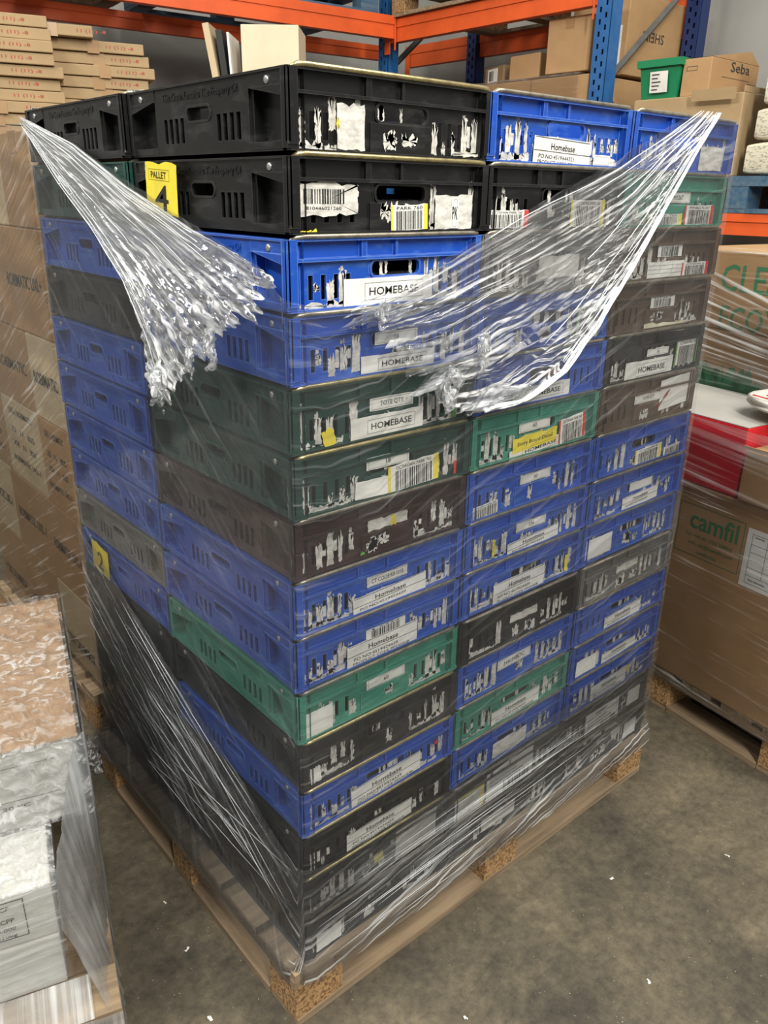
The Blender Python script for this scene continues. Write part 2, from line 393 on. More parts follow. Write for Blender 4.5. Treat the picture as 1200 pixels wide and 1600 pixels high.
    fe = frame((0, .0095, 0), (1, 0, 0), (0, 0, 1))
    rim(fe, .40*W, .445*HB, .648*W, .655*HB, .008, .0035, .003)
    fs_ = frame((.004, Ln, 0), (0, -1, 0), (0, 0, 1))
    rim(fs_, .428*Ln, .475*HB, .572*Ln, .655*HB, .008, .003, .0015)
    # gusset wedges closing the niches on the visible side
    for s0, s1 in ((.97, .80), (.03, .20)):
        y0, y1 = Ln*(1-s0), Ln*(1-s1)
        a = [(.0, y0, .8*HB), (.0, y1, .8*HB), (.0, y0, .66*HB), (.02, y0, .8*HB), (.02, y1, .8*HB), (.02, y0, .66*HB)]
        mb.add([(x+.0012, y, z) for x, y, z in a], [(0, 1, 2), (3, 5, 4), (0, 3, 4, 1), (1, 4, 5, 2), (2, 5, 3, 0)], 'black')
    return mb.build('crate_body', mesh_only=True)
BODY = crate_body()
def bale_arm_mesh(y0, s):
    mb = MB(); z = H-.0035
    mb.tube([(.012, y0+s*.02, z-.016), (.012, y0+s*.004, z-.004), (.017, y0+s*.0005, z), (.03, y0-s*.001, z+.0004), (W-.03, y0-s*.001, z+.0004), (W-.017, y0+s*.0005, z), (W-.012, y0+s*.004, z-.004), (W-.012, y0+s*.02, z-.016)], .0036, 'gold', 10)
    return mb.build('bale_arm', mesh_only=True, smooth=True)
ARM_F, ARM_B = bale_arm_mesh(0.001, 1), bale_arm_mesh(Ln-.001, -1)
def bale_up_mesh():   # raised centre dip of the arm at the far end of top crates
    mb = MB(); z = H-.002
    mb.tube([(.012, Ln-.02, z-.014), (.014, Ln-.004, z), (.10, Ln-.002, z+.002), (.13, Ln-.004, z+.010), (.27, Ln-.004, z+.010), (.30, Ln-.002, z+.002), (W-.014, Ln-.004, z), (W-.012, Ln-.02, z-.014)], .0036, 'steel', 10)
    return mb.build('bale_arm', mesh_only=True, smooth=True)
ARM_UP = bale_up_mesh()
mb = MB(); mb.cyl((.0035, 0, 0), (-1, 0, 0), .0055, .003, 'rivet', 14, .35); RIVET = mb.build('rivet', mesh_only=True, smooth=True)
mb = MB(); put_text(mb, 'This Crate Remains The Property Of', frame((0, 0, 0), (0, -1, 0), (0, 0, 1)), 0, 0, .235, .0145, 'black', .0014, True)
_v = mb.v[:]; mb.add([(x+.0012, y, z) for x, y, z in _v], [f for f in mb.f], 'black')
EMB = mb.build('embossed_lettering', mesh_only=True)
mb = MB()
rr = random.Random(3)
for k in range(5):
    y = .03+k*.09; mb.box((.03, y, .006), (W-.03, y+rr.uniform(.03, .07), rr.uniform(.03, .06)), 'fill')
CONT = mb.build('contents', mesh_only=True)
def with_mat(o, mat):
    for s in o.material_slots: s.link = 'OBJECT'; s.material = mat
SL = [(.050, .105), (.127, .163), (.185, .222), (.244, .280), (.302, .345)]
SR = [(.68, .712), (.734, .765), (.787, .82), (.842, .876), (.898, .95)]
def residue(seed, amount=1.):
    r = random.Random(seed); mb = MB()
    fr = frame((0, .0092, 0), (1, 0, 0), (0, 0, 1)); fh = frame((0, .0057, 0), (1, 0, 0), (0, 0, 1))
    for grp in (SL, SR):
        if r.random() < .08: continue
        if r.random() < .65:
            a = (grp[0][0]+.02*r.random()); e = grp[-1][1]-r.random()*.08
            while a < e-.02:
                b = min(e, a+r.uniform(.04, .12)); ragged(mb, fr, a*W, .032*HB, b*W, r.uniform(.08, .152)*HB, 'paper', .0018, rnd=r, nseg=6); a = b+r.uniform(-.004, .012)
        ph = r.random()*6; base = r.uniform(.28, .58)
        for gi, (a, b) in enumerate(grp):
            if r.random() < .88*amount:
                top = base+.16*math.sin(ph+gi*1.3)+r.uniform(-.08, .08); z0 = .06 if r.random() < .7 else r.uniform(.1, .3); top = min(top, .66)
                if top-z0 < .08: continue
                aa = a+.002; bb = b-.002
                if bb-aa > .042: aa = bb-.040 if gi == 0 else aa; bb = aa+.040
                if r.random() < .4 and bb-aa > .025: bb -= (bb-aa)*r.uniform(.2, .5)
                ragged(mb, fr, aa*W, z0*HB, bb*W, top*HB, 'paper', .0024, rnd=r, nseg=9)
                if r.random() < .35: ragged(mb, fr, aa*W, (top+.03)*HB, (aa+(bb-aa)*.6)*W, (top+r.uniform(.06, .12))*HB, 'paper', .0015, rnd=r, nseg=4)
                if r.random() < .30: ragged(mb, fr, (b+.001)*W, r.uniform(.16, .3)*HB, (b+.020)*W, r.uniform(.35, .5)*HB, 'paper', .0008, off=-.0015, rnd=r, nseg=4)
    for k in range(r.choice([1, 2, 3, 3])):
        u = r.uniform(.385, .57); wd = r.uniform(.03, .09)
        ragged(mb, fh, u*W, r.uniform(.05, .22)*HB, (u+wd)*W, r.uniform(.26, .40)*HB, 'paper', .0035, rnd=r, nseg=9)
    if r.random() < .75:   # shreds across the handle
        for k in range(r.choice([2, 3, 4])):
            u = r.uniform(.41, .61); ragged(mb, fr, u*W, .45*HB, (u+r.uniform(.012, .035))*W, .66*HB, 'paper', .002, off=-.0015, rnd=r)
    return mb
def label_mb(specs, seed):
    """printed labels. u, v fractions of the end face"""
    mb = MB(); r = random.Random(seed); fr0 = frame((0, .0048, 0), (1, 0, 0), (0, 0, 1))
    for i, sp in enumerate(specs):
        kind, u0, v0, u1, v1 = sp[:5]; a = R(sp[5]) if len(sp) > 5 else 0; tx = sp[6] if len(sp) > 6 else None
        w_, h_ = (u1-u0)*W, (v1-v0)*HB; cu, cv = (u0+u1)/2*W, (v0+v1)/2*HB
        f0 = rot_frame(fr0, cu, cv, a); o = i*.0004
        f = lambda u, v, d=0., f0=f0, o=o: f0(u, v, d+o)
        x0, y0, x1, y1 = -w_/2, -h_/2, w_/2, h_/2
        if kind in ('hb', 'Hb', 'num', 'bar', 'hbb', 'tab', 'plain'):
            ragged(mb, f, x0, y0, x1, y1, 'label', .0005, rnd=r)
        if kind == 'hb':
            outline(mb, f, x0+w_*.22, y0+h_*.18, x1-w_*.12, y1-h_*.18, .0005, 'ink'); put_text(mb, tx or 'HOMEBASE', f, w_*.05, 0, w_*.56, h_*.30, bold=True)
        elif kind == 'Hb':
            quad(mb, f, x0+.003, y1-.0022, x1-.003, y1-.0012, 'ink', .0005); quad(mb, f, x0, y0+h_*.48, x1, y0+h_*.48+.001, 'ink', .0005)
            put_text(mb, 'Homebase', f, 0, y0+h_*.68, w_*.42, h_*.24, bold=True); put_text(mb, tx or 'PO NO:4519424439', f, -w_*.10, y0+h_*.30, w_*.62, h_*.15)
            if h_ > .04: put_text(mb, 'PRODUCT CODE PP5AHHB', f, -.02*w_, y0+h_*.1, w_*.8, h_*.12)
        elif kind == 'num':
            if tx: put_text(mb, tx, f, 0, 0, min(w_*.8, h_*.42*text_geo(tx)[2]), h_*.42)
            outline(mb, f, x0+.004, y0+.002, x1-.004, y1-.002, .0004, 'ink')
        elif kind == 'bar':
            put_text(mb, tx or 'OCTAVIAN PARK 760', f, 0, y1-h_*.13, w_*.7, h_*.13); barcode(mb, f, x0+w_*.14, y0+.001, x1-w_*.14, y1-h_*.24, rnd=r)
            c = sp[7] if len(sp) > 7 else 'yellow'
            quad(mb, f, x1-w_*.10, y0, x1, y1, c, .0004); quad(mb, f, x0, y0, x0+w_*.05, y1, c if c != 'redink' else 'redink', .0004)
        elif kind == 'hbb':
            put_text(mb, 'Homebase', f, -w_*.05, y1-h_*.14, w_*.35, h_*.10, bold=True); quad(mb, f, x0+w_*.05, y1-h_*.25, x1-.002, y1-h_*.23, 'ink', .0005)
            put_text(mb, 'PO NO:4519424439', f, -w_*.15, y1-h_*.34, w_*.55, h_*.07); put_text(mb, 'PRODUCT CODE PP5AHHB', f, -w_*.08, y1-h_*.46, w_*.7, h_*.07)
            barcode(mb, f, x0+w_*.35, y0+h_*.12, x1-w_*.08, y1-h_*.54, rnd=r); put_text(mb, 'QTY: 100', f, -w_*.33, y0+h_*.1, w_*.2, h_*.06)
        elif kind == 'tab':
            for k in range(3): quad(mb, f, x0+.002, y0+h_*(.25+.25*k), x1-.002, y0+h_*(.25+.25*k)+.0005, 'ink', .0005)
            for k in range(1, 3): quad(mb, f, x0+w_*k/3, y0+h_*.25, x0+w_*k/3+.0005, y1-.002, 'ink', .0005)
        elif kind == 'code':   # bar code on torn paper
            ragged(mb, f, x0, y0, x1, y1, 'paper', .003, rnd=r, nseg=10); barcode(mb, f, x0+w_*.06, y0+h_*.35, x1-w_*.25, y1-h_*.2, rnd=r); put_text(mb, '810446021260', f, -w_*.1, y0+h_*.22, w_*.6, h_*.1)
        elif kind in M:
            ragged(mb, f, x0, y0, x1, y1, kind, .0015, rnd=r)
            if tx: put_text(mb, tx, f, 0, 0, w_*.8, min(h_*.35, w_*.8/text_geo(tx)[2]))
    return mb
N_L = 15; Z0 = .148
GOLD = {0, 1, 4, 5, 10, 11, 12, 13}
C1 = ['black', 'black', 'blue', 'blue', 'dgreen', 'dgreen', 'maroon', 'blue', 'blue', 'green', 'black', 'blue', 'black', 'black', 'black']
C1B = ['black', 'dgreen', 'blue', 'black', 'blue', 'blue', 'blue', 'blue', 'grey', 'blue', 'black', 'black', 'dgreen', 'dgreen', 'black']
C2 = ['blue', 'black', 'grey', 'blue', 'blue', 'green', 'blue', 'blue', 'blue', 'black', 'blue', 'green', 'blue', 'black', 'black']
C3 = ['blue', 'green', 'brown', 'brown', 'black', 'brown', 'blue', 'blue', 'blue', 'grey', 'blue', 'blue', 'blue', 'black', 'black']
CN = {'black': 'black', 'blue': 'blue', 'dgreen': 'dark green', 'green': 'green', 'brown': 'brown', 'grey': 'grey', 'maroon': 'dark maroon'}
PO = 'PO NO:4519424439'
LAB = {
 (1, 0): [('paper', .215, .05, .34, .62), ('yellow', .212, .32, .225, .42), ('yellow', .845, .04, .875, .09), ('paper', .79, .05, .93, .12)],
 (1, 1): [('code', .05, .25, .31, .68), ('bar', .47, .03, .66, .40, 2, 'PARK 760'), ('paper', .70, .03, .91, .55), ('num', .79, .05, .83, .5, 0, 'PK'), ('yellow', .05, .0, .12, .05)],
 (1, 2): [('hb', .26, .02, .72, .42)],
 (1, 3): [('num', .41, .46, .64, .65, 0, '18'), ('hb', .34, .0, .74, .30)],
 (1, 4): [('num', .40, .45, .64, .66, 0, 'TOTE QTY'), ('hb', .30, .02, .70, .38), ('yellow', .16, .03, .22, .30, 15), ('greenink', .885, .05, .90, .4)],
 (1, 5): [('num', .38, .52, .62, .74, 0, '18'), ('plain', .32, .04, .52, .36, -3), ('bar', .50, .04, .80, .52, 2), ('redink', .90, .05, .915, .3)],
 (1, 6): [('paper', .40, .46, .63, .66), ('yellow', .53, .46, .56, .66), ('greenink', .36, .07, .38, .14)],
 (1, 7): [('num', .40, .46, .64, .66, 0, 'CT CODE:RR103B'), ('Hb', .32, .0, .76, .36, 2)],
 (1, 8): [('bar', .40, .45, .64, .66, 0, '100', 'label'), ('Hb', .29, .02, .72, .46, 0), ('greenink', .925, .1, .94, .4)],
 (1, 9): [('num', .40, .45, .64, .66, 0, '60'), ('plain', .05, .03, .20, .55, 0)],
 (1, 10): [('label', .06, .04, .12, .40, 4)],
 (1, 11): [('Hb', .30, .03, .76, .48, 2, PO), ('redink', .86, .45, .885, .55)],
 (1, 12): [('Hb', .28, .02, .72, .44, 0, PO)],
 (1, 13): [('yellow', .47, .30, .53, .52, 5), ('paper', .62, .0, .92, .80)],
 (1, 14): [('label', .08, .05, .24, .5, 0)],
 (2, 0): [('Hb', .30, -.02, .70, .42, -2, 'PO.NO:4519444321'), ('num', .73, .02, .86, .20)],
 (2, 1): [('bar', .02, .03, .30, .32, 0, None, 'redink'), ('bar', .60, .03, .86, .50, 0)],
 (2, 2): [('paper', .40, .2, .7, .6)],
 (2, 3): [('bar', .74, .05, .95, .70, -3, None, 'greenink')],
 (2, 4): [('hb', .28, .02, .72, .34), ('redprint', .5, .5, .62, .6)],
 (2, 5): [('num', .36, .48, .60, .70, 0, '60'), ('hb', .30, -.02, .74, .22, 4), ('yellow', .32, .12, .66, .42, 2, 'Story Board Detail'), ('bar', .68, .05, .90, .58, 4, None, 'redink')],
 (2, 6): [('num', .40, .46, .64, .66, 0, '60'), ('bar', .02, .02, .26, .30, 3, None, 'blue')],
 (2, 7): [('num', .40, .46, .64, .66, 0, '336'), ('Hb', .34, .0, .76, .30, 3, PO), ('yellow', .22, .1, .24, .5, 0)],
 (2, 8): [('Hb', .26, .02, .68, .50, 1, PO), ('yellow', .86, .1, .89, .5, 0)],
 (2, 9): [('paper', .40, .46, .63, .66)],
 (2, 10): [('num', .34, .40, .62, .66, 2, 'H41HBDC')],
 (2, 11): [('Hb', .32, .02, .74, .42, 2, PO)],
 (2, 12): [('paper', .36, .1, .66, .5)],
 (2, 13): [('yellow', .03, .0, .30, .70, 2), ('paper', .05, .05, .27, .60), ('hbb', .32, -.05, .74, .86, 2)],
 (2, 14): [('paper', .3, .2, .6, .6)],
 (3, 0): [('paper', .66, .05, .9, .5)],
 (3, 1): [('num', .40, .46, .64, .68, 0, 'M1267'), ('bar', .25, .02, .58, .25, 0, 'PARK 760'), ('bar', .60, .03, .90, .42, 0, 'PVM BALL FLOAT', 'redink')],
 (3, 2): [('bar', .38, .45, .62, .72, 0, 'M1267B', 'label'), ('tab', .30, .03, .66, .36), ('bar', .64, .02, .92, .30, 0, None, 'redink')],
 (3, 3): [('bar', .40, .45, .64, .68, 0, 'H1267', 'label'), ('cream', .36, -.12, .80, .10, -2)],
 (3, 4): [('num', .42, .46, .64, .62, 0, '18'), ('hb', .22, -.02, .70, .40, 0), ('bar', .72, .12, .96, .70, 0, None, 'greenink')],
 (3, 5): [('num', .36, .46, .64, .66, 0, 'TOTE QTY'), ('plain', .62, .2, .97, .92, 3), ('redprint', .60, .42, .74, .47, 40)],
 (3, 6): [('bar', .44, .02, .72, .40, 2), ('bar', .74, .03, .96, .26, 2, None, 'blue')],
 (3, 7): [('plain', .42, .44, .66, .66), ('Hb', .36, .02, .74, .36, 2)],
 (3, 8): [('plain', .05, .1, .32, .6)],
 (3, 9): [('paper', .40, .46, .63, .66)],
 (3, 10): [('Hb', .34, .0, .74, .38, 2)],
 (3, 11): [('plain', .08, .05, .3, .5), ('Hb', .36, .05, .74, .34, 2)],
 (3, 12): [('Hb', .30, .02, .70, .50, 2), ('yellow', .70, .3, .74, .5)],
 (3, 13): [('hbb', .30, -.35, .68, .70, 3), ('plain', .78, .1, .93, .6)],
 (3, 14): [('plain', .78, .1, .93, .6, 0), ('label', .62, .4, .72, .7, 20)],
}
ORD = ['topmost', 'second from the top', 'third from the top', 'fourth from the top', 'fifth from the top', 'sixth from the top', 'seventh from the top', 'eighth from the top', 'ninth from the top', 'tenth from the top', 'sixth from the bottom', 'fifth from the bottom', 'fourth from the bottom', 'third from the bottom', 'second from the bottom', 'bottom']
ORD = ORD[:10]+['fifth from the bottom', 'fourth from the bottom', 'third from the bottom', 'second from the bottom', 'bottommost']
CNAME = {1: 'front corner column', 2: 'middle column of labelled side', 3: 'far right column of labelled side', 4: 'rear column of the left side'}
def crate(colm, k, x, y, color):
    r = random.Random(colm*100+k); top = Z0+(N_L-k)*H
    lean = .012*max(0, 4-k)/4 if colm == 1 else 0
    dx, dy = r.uniform(-.0025, .0025)+lean, r.uniform(-.003, .003)
    if colm == 3: dx -= .001
    t = empty('plastic_crate', (x+dx, y+dy, top-H), 0, '%s plastic crate, %s in the %s' % (CN[color], ORD[k], CNAME[colm]), 'crate', 'plastic crates on the main pallet')
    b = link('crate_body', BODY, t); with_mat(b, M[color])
    if colm == 4: b.location.z = 0
    a = link('bale_arm', ARM_F, t); with_mat(a, M['gold' if (colm == 1 and k in GOLD) else 'steel'])
    a2 = link('bale_arm', ARM_UP if k == 0 else ARM_B, t); with_mat(a2, M['steel'])
    if k > 0: link('contents', CONT, t)
    if colm in (1, 4):
        for yy in (.105*Ln, .895*Ln):
            rv = link('rivet', RIVET, b); rv.location = (0, yy, .87*HB)
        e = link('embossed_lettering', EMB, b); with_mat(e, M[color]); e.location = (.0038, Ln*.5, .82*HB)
    if colm != 4:
        p = residue(colm*37+k*5+1).build('torn_paper', t); p['kind'] = 'stuff'
        for i, sp in enumerate(LAB.get((colm, k), [])):
            l = label_mb([sp], k*7+colm+i).build('paper_label' if sp[0] != 'paper' else 'paper_patch', t); l.location.y = -.0004*i
    return t
for k in range(N_L):
    crate(1, k, 0, 0, C1[k]); crate(4, k, 0, Ln+.001, C1B[k])
    crate(2, k, W+.0015, 0, C2[k]); crate(3, k, 2*W+.003, 0, C3[k])
# stickers on the left side
FL = frame((-.0025, 0, 0), (0, -1, 0), (0, 0, 1))
st = MB(); f = rot_frame(FL, -.358, 1.604, R(-3))
ragged(st, f, -.057, -.04, .056, .04, 'yellow', .0012)
outline(st, f, -.044, .013, .03, .030, .0005, 'ink'); put_text(st, 'PALLET', f, -.008, .0215, .055, .0105, bold=True); put_text(st, '4', f, 0, -.014, .048, .040, bold=True)
tag(st.build('pallet_sticker'), 'yellow sticker reading PALLET 4 on the side of the second black crate', 'sticker')
st = MB(); f = rot_frame(FL, -.865, .737, R(-4)); ragged(st, f, -.05, -.04, .05, .04, 'yellow', .0012); put_text(st, '2', f, 0, -.006, .034, .048, bold=True)
tag(st.build('pallet_sticker'), 'small yellow sticker reading 2 low on the left side of the crate stack', 'sticker')

# ------------------------------------------------------------------ pallets
def pallet(loc, rz, label, sx=1.24, sy=.985, group=None, along='x', mats=('woodx', 'woody', 'chip'), cat='pallet'):
    """deck boards run along local x; bearers along y; nine blocks; perimeter base boards"""
    t = empty('wooden_pallet', loc, rz, label, cat, group)
    r = random.Random(int(loc[0]*100)); HZ = .148
    n = 7; bw = .105; gap = (sy-n*bw)/(n-1)
    for i in range(n):
        y = i*(bw+gap); mb = MB(); mb.box((r.uniform(0, .004), y, HZ-.02), (sx-r.uniform(0, .006), y+bw, HZ), mats[0]); mb.build('deck_board', t)
    for x in (0, (sx-.10)/2, sx-.10):
        mb = MB(); mb.box((x, 0.002, HZ-.040), (x+.10, sy-.002, HZ-.0205), mats[1]); mb.build('cross_board', t)
    for y in (0, (sy-.10)/2, sy-.10):
        mb = MB(); mb.box((.004, y, 0.001), (sx-.004, y+.10, .019), mats[0]); mb.build('base_board', t)
        for x in (0.002, (sx-.12)/2, sx-.122):
            mb = MB(); mb.box((x, y+.003, .0195), (x+.12, y+.097, HZ-.0405), mats[2]); mb.build('block', t)
    for x in (0, sx-.10):
        for ya, yb in ((.102, (sy-.10)/2-.002), ((sy+.10)/2+.002, sy-.102)):
            mb = MB(); mb.box((x, ya, .001), (x+.10, yb, .019), mats[1]); mb.build('base_cross_board', t)
    return t
pallet((-.034, -.012, 0), 0, 'worn wooden pallet with chipboard blocks under the crate stack', 1.25, .995)

# ------------------------------------------------------------------ film sheets
def sheet(name, parent, P, nu, nv, mat, dens=None, uv=None, keep=None):
    """grid surface P(u,v); uv(u,v) -> texture metres; keep drops torn-out cells"""
    V = [P(i/nu, j/nv) for j in range(nv+1) for i in range(nu+1)]
    Fs = [(j*(nu+1)+i, j*(nu+1)+i+1, (j+1)*(nu+1)+i+1, (j+1)*(nu+1)+i) for j in range(nv) for i in range(nu) if keep is None or keep((i+.5)/nu, (j+.5)/nv)]
    me = bpy.data.meshes.new(name); me.from_pydata([tuple(v) for v in V], [], Fs)
    l = me.uv_layers.new(name='UVMap')
    UV = [uv(i/nu, j/nv) if uv else (i/nu, j/nv) for j in range(nv+1) for i in range(nu+1)]
    for lp in me.loops: l.data[lp.index].uv = UV[lp.vertex_index]
    at = me.attributes.new('dens', 'FLOAT', 'POINT')
    for j in range(nv+1):
        for i in range(nu+1): at.data[j*(nu+1)+i].value = dens(i/nu, j/nv) if dens else 1.
    for p in me.polygons: p.use_smooth = True
    me.materials.append(M[mat]); me.update()
    return link(name, me, parent)
def poly(pts):
    L_ = [0]
    for a, b in zip(pts, pts[1:]): L_.append(L_[-1]+math.dist(a, b))
    tot = L_[-1]
    def g(t):
        s = max(0, min(1, t))*tot
        for i in range(len(pts)-1):
            if s <= L_[i+1] or i == len(pts)-2:
                q = (s-L_[i])/max(1e-9, L_[i+1]-L_[i]); return tuple(a+(b-a)*q for a, b in zip(pts[i], pts[i+1]))
    return g
def nz(x, y, z=0.): return mn.noise(Vector((x, y, z)))
def interp(pts, x):
    if x <= pts[0][0]: return pts[0][1]
    for a, b in zip(pts, pts[1:]):
        if x <= b[0]: return a[1]+(b[1]-a[1])*(x-a[0])/(b[0]-a[0])
    return pts[-1][1]
film = empty('stretch_film', (0, 0, .1), 0, 'clear torn stretch film wrapped round the tall crate stack', 'stretch film')
film.location = (0, 0, 0)
X1, Y1 = 1.207, .99
# perimeter parameter s: left side from rear to corner, then along the labelled side, then round the back
TOP = [(0, 1.735), (.35, 1.66), (.56, 1.60), (.78, 1.54), (.93, 1.50), (.985, 1.46), (1.05, 1.437), (1.16, 1.437), (1.28, 1.50), (1.52, 1.59), (1.70, 1.655), (1.96, 1.758), (2.205, 1.765)]
PER = .985+X1
def wrap_pt(s, z, off):
    a = .985
    rad = .012
    fl = max(0, (.20-z)/.052); fl = min(1, fl)*(.034 if s < .97 else .020)
    o = off+fl
    if s < a-rad: return Vector((-o, a-s, z))
    if s < a+rad:
        th = (s-(a-rad))/(2*rad)*math.pi/2; rr_ = rad+o
        return Vector((rad-rr_*math.cos(th), rad-rr_*math.sin(th), z))
    return Vector((min(s-a, X1+o), -o, z))
def wrapP(u, v):
    s = u*PER; zt = interp(TOP, s)+.006*nz(s*22, 3)
    zb = .118+.012*nz(s*6, 9)-.006*nz(s*25, 1)
    z = zb+(zt-zb)*v
    off = .006+.0022*nz(s*7, z*16, 1)+.0012*nz((s+z)*30, (z-s)*6, 4)
    ph = ((z-Z0) % H)/H
    off -= .0015*math.sin(ph*math.pi)
    return wrap_pt(s, z, off)
def wuv(u, v):
    s = u*PER; z = v*1.6
    return (s*.85-z*.53, z*.85+s*.53) if s < .985 else (s*.985+z*.17, z*.985-(s-.985)*.17+.4)
def wdens(u, v):
    s = u*PER; d = .22+.9*max(0, 1-v/.30)**1.2
    if s > .985: d += .12
    if s < .975 and v < .055: d = .08
    d += 1.3*max(0, .05-abs(v-0.99))/.05*.5
    return d
sheet('wrap_sheet', film, wrapP, 260, 150, 'film', wdens, wuv)
# extra low turns of film
def lowZ(s):
    return interp([(0, .80), (.6, .56), (.985, .40), (1.15, .36), (1.7, .42), (2.2, .44)], s)+.03*nz(s*2, 7)
def lowP(u, v):
    s = u*PER; zt = lowZ(s); zb = .116+.007*nz(s*9, 2)
    z = zb+(zt-zb)*v
    return wrap_pt(s, z, .0105+.002*nz(s*8, z*30, 2)+.003*nz((s)*40, z*10, 4))
def luv(u, v):
    s = u*PER; z = .12+(lowZ(s)-.12)*v
    return (s*.85-z*.53, z*.85+s*.53) if s < .985 else (s*.985+z*.17, z*.985-(s-.985)*.17+.4)
sheet('low_film_turns', film, lowP, 240, 60, 'filmlow', lambda u, v: .06 if (u*PER < .975 and (v < .16 or .12+(lowZ(u*PER)-.12)*v < .21)) else (.30 if u*PER < .985 else .22)+.30*(1-v)+.75*max(0, 1-v/.30)*(1 if u*PER > .97 else .0), luv)
sm = MB(); rs = random.Random(8)
def band(s, z): return wrap_pt(s, z, .0125)
for k in range(64):      # taut folds running to the lower front corner
    if k < 30: a = Vector((rs.uniform(0, .5), 0)); za = rs.uniform(.2, .8); s1 = .985; z1 = rs.uniform(.17, .42); s0 = a.x
    else: s0 = .985; za = rs.uniform(.135, .30); s1 = rs.uniform(1.5, 2.18); z1 = za+rs.uniform(.0, .06)
    if k < 30 and za > lowZ(s0): za = lowZ(s0)-.02
    t0 = rs.uniform(0, .5); t1 = rs.uniform(t0+.15, 1)
    pts = [band(s0+(s1-s0)*(t0+(t1-t0)*i/16), za+(z1-za)*(t0+(t1-t0)*i/16)) for i in range(17)]
    rr_ = rs.uniform(.0001, .00038)
    sm.tube(pts, [rr_*(.2+math.sin(math.pi*i/16)) for i in range(17)], 'rope', 4)
sm.build('taut_folds', film, True)['kind'] = 'stuff'
# side to the rear (seen only from the side)
sheet('wrap_sheet', film, lambda u, v: Vector((X1+.008+.003*nz(u*9, v*20), Y1*u*.5, .12+(1.60)*v)), 40, 60, 'film', lambda u, v: .3, lambda u, v: (u, v*1.6))
# torn left swag
E1L = poly([(.938, 1.742), (.647, 1.68), (.438, 1.609), (.218, 1.55), (.069, 1.516), (-.012, 1.492)])
E2L = poly([(.936, 1.728), (.872, 1.687), (.756, 1.608), (.629, 1.54), (.504, 1.455), (.43, 1.36), (.415, 1.268)])
TL = poly([(-.012, 1.49), (.031, 1.453), (.078, 1.42), (.147, 1.402), (.182, 1.362), (.251, 1.33), (.305, 1.288), (.374, 1.245), (.415, 1.268)])
def swag(E1, E2, TE, tocoord, amp, fin, seed, pleats):
    def P(u, v):
        a, b = E1(u), E2(u); v2 = v
        y = a[0]+(b[0]-a[0])*v2; z = a[1]+(b[1]-a[1])*v2
        a1, b1 = E1(1), E2(1); t = TE(v); k = u**2.2
        rag = 1+fin*nz(v*26, seed)*k*.22
        y += k*(t[0]-(a1[0]+(b1[0]-a1[0])*v)); z += k*(t[1]-(a1[1]+(b1[1]-a1[1])*v))
        a0 = E1(0); y = a0[0]+(y-a0[0])*rag if k > 0 else y; z = a0[1]+(z-a0[1])*rag if k > 0 else z
        env = .25+.75*min(1, u*3)
        s_ = nz(v*pleats, u*2.2, seed)*1.0+.6*nz(v*pleats*2.3, u*4, seed+5)+.9*(1-abs(nz(v*9, u*1.5, seed+2))*2)*.5
        crush = max(0, (u-.72)/.28)
        s_ += crush*2.2*nz(y*70, z*70, seed+8)
        return tocoord(y, z, .022+amp*env*s_+.004)
    return P
PL = swag(E1L, E2L, TL, lambda y, z, d: Vector((-d if y > -.0 else -d, y, z)), .0045, .35, 3, 34)
sheet('torn_flap', film, PL, 170, 150, 'torn', lambda u, v: .35+.55*abs(math.sin(v*math.pi*1.0+.9))**.8*(1-.25*u)+.2*(u > .85), lambda u, v: (u*1.1, v*(.25+.75*u)*.9+.3))
# torn right swag
E1R = poly([(.985, 1.763), (.721, 1.651), (.542, 1.595), (.398, 1.544), (.296, 1.502), (.188, 1.464), (.112, 1.45)])
E2R = poly([(1.064, 1.764), (.993, 1.689), (.912, 1.591), (.814, 1.47), (.716, 1.364), (.627, 1.286), (.517, 1.244), (.377, 1.247)])
TR = poly([(.112, 1.45), (.085, 1.43), (.163, 1.412), (.219, 1.33), (.293, 1.305), (.327, 1.261), (.377, 1.247)])
PR = swag(E1R, E2R, TR, lambda x, z, d: Vector((x, -d, z)), .0045, .45, 11, 30)
sheet('torn_flap', film, PR, 200, 170, 'torn', lambda u, v: (.16+.34*max(0, 1-abs(v-.30)/.2)+1.0*max(0, (v-.55)/.45)**.9+.7*max(0, 1-u*3.0)+.3*max(0, 1-v*7)+.35*max(0, 1-abs(u-.8)/.2)), lambda u, v: (u*1.1, v*(.15+.85*min(1, u*1.3))*1.1+5))
# twisted strands
sm = MB(); rs = random.Random(5)
for k in range(15):
    v = min(1, .45+.55*rs.random()**.5) if k < 10 else rs.random()*.5; u1 = rs.uniform(.3, .75); pts = []
    for i in range(26):
        u = u1*i/25; p = PR(u, min(1, v+.01*math.sin(i*.5+k))); p.y -= .006; p.z += (1-u/u1)**6*.004; pts.append(p)
    sm.tube(pts, [.0006+.0009*abs(nz(i*.5, k)) for i in range(26)], 'rope', 5)
for v in (.999, .985, .97):   # rolled lower hem
    sm.tube([PR(i/60, v)+Vector((0, -.003-.003*nz(i*.3, v*9), .002*nz(i*.4, v*30))) for i in range(58)], [.001+.0022*abs(nz(i*.21, v*50))+.0022*(i/58) for i in range(58)], 'rope', 6)
o = sm.build('twisted_strands', film, True); o['kind'] = 'stuff'
sm = MB()
for k in range(22):
    v = rs.random() if k > 8 else rs.random()*.25; u0 = rs.uniform(0, .1); u1 = rs.uniform(.5, .95); pts = []
    for i in range(26):
        p = PL(u0+(u1-u0)*i/25, min(1, v+.006*math.sin(i*.7+k))); p.x -= .004; pts.append(p)
    sm.tube(pts, [.0004+.0008*abs(nz(i*.5, k+40)) for i in range(26)], 'rope', 5)
o = sm.build('twisted_strands', film, True); o['kind'] = 'stuff'
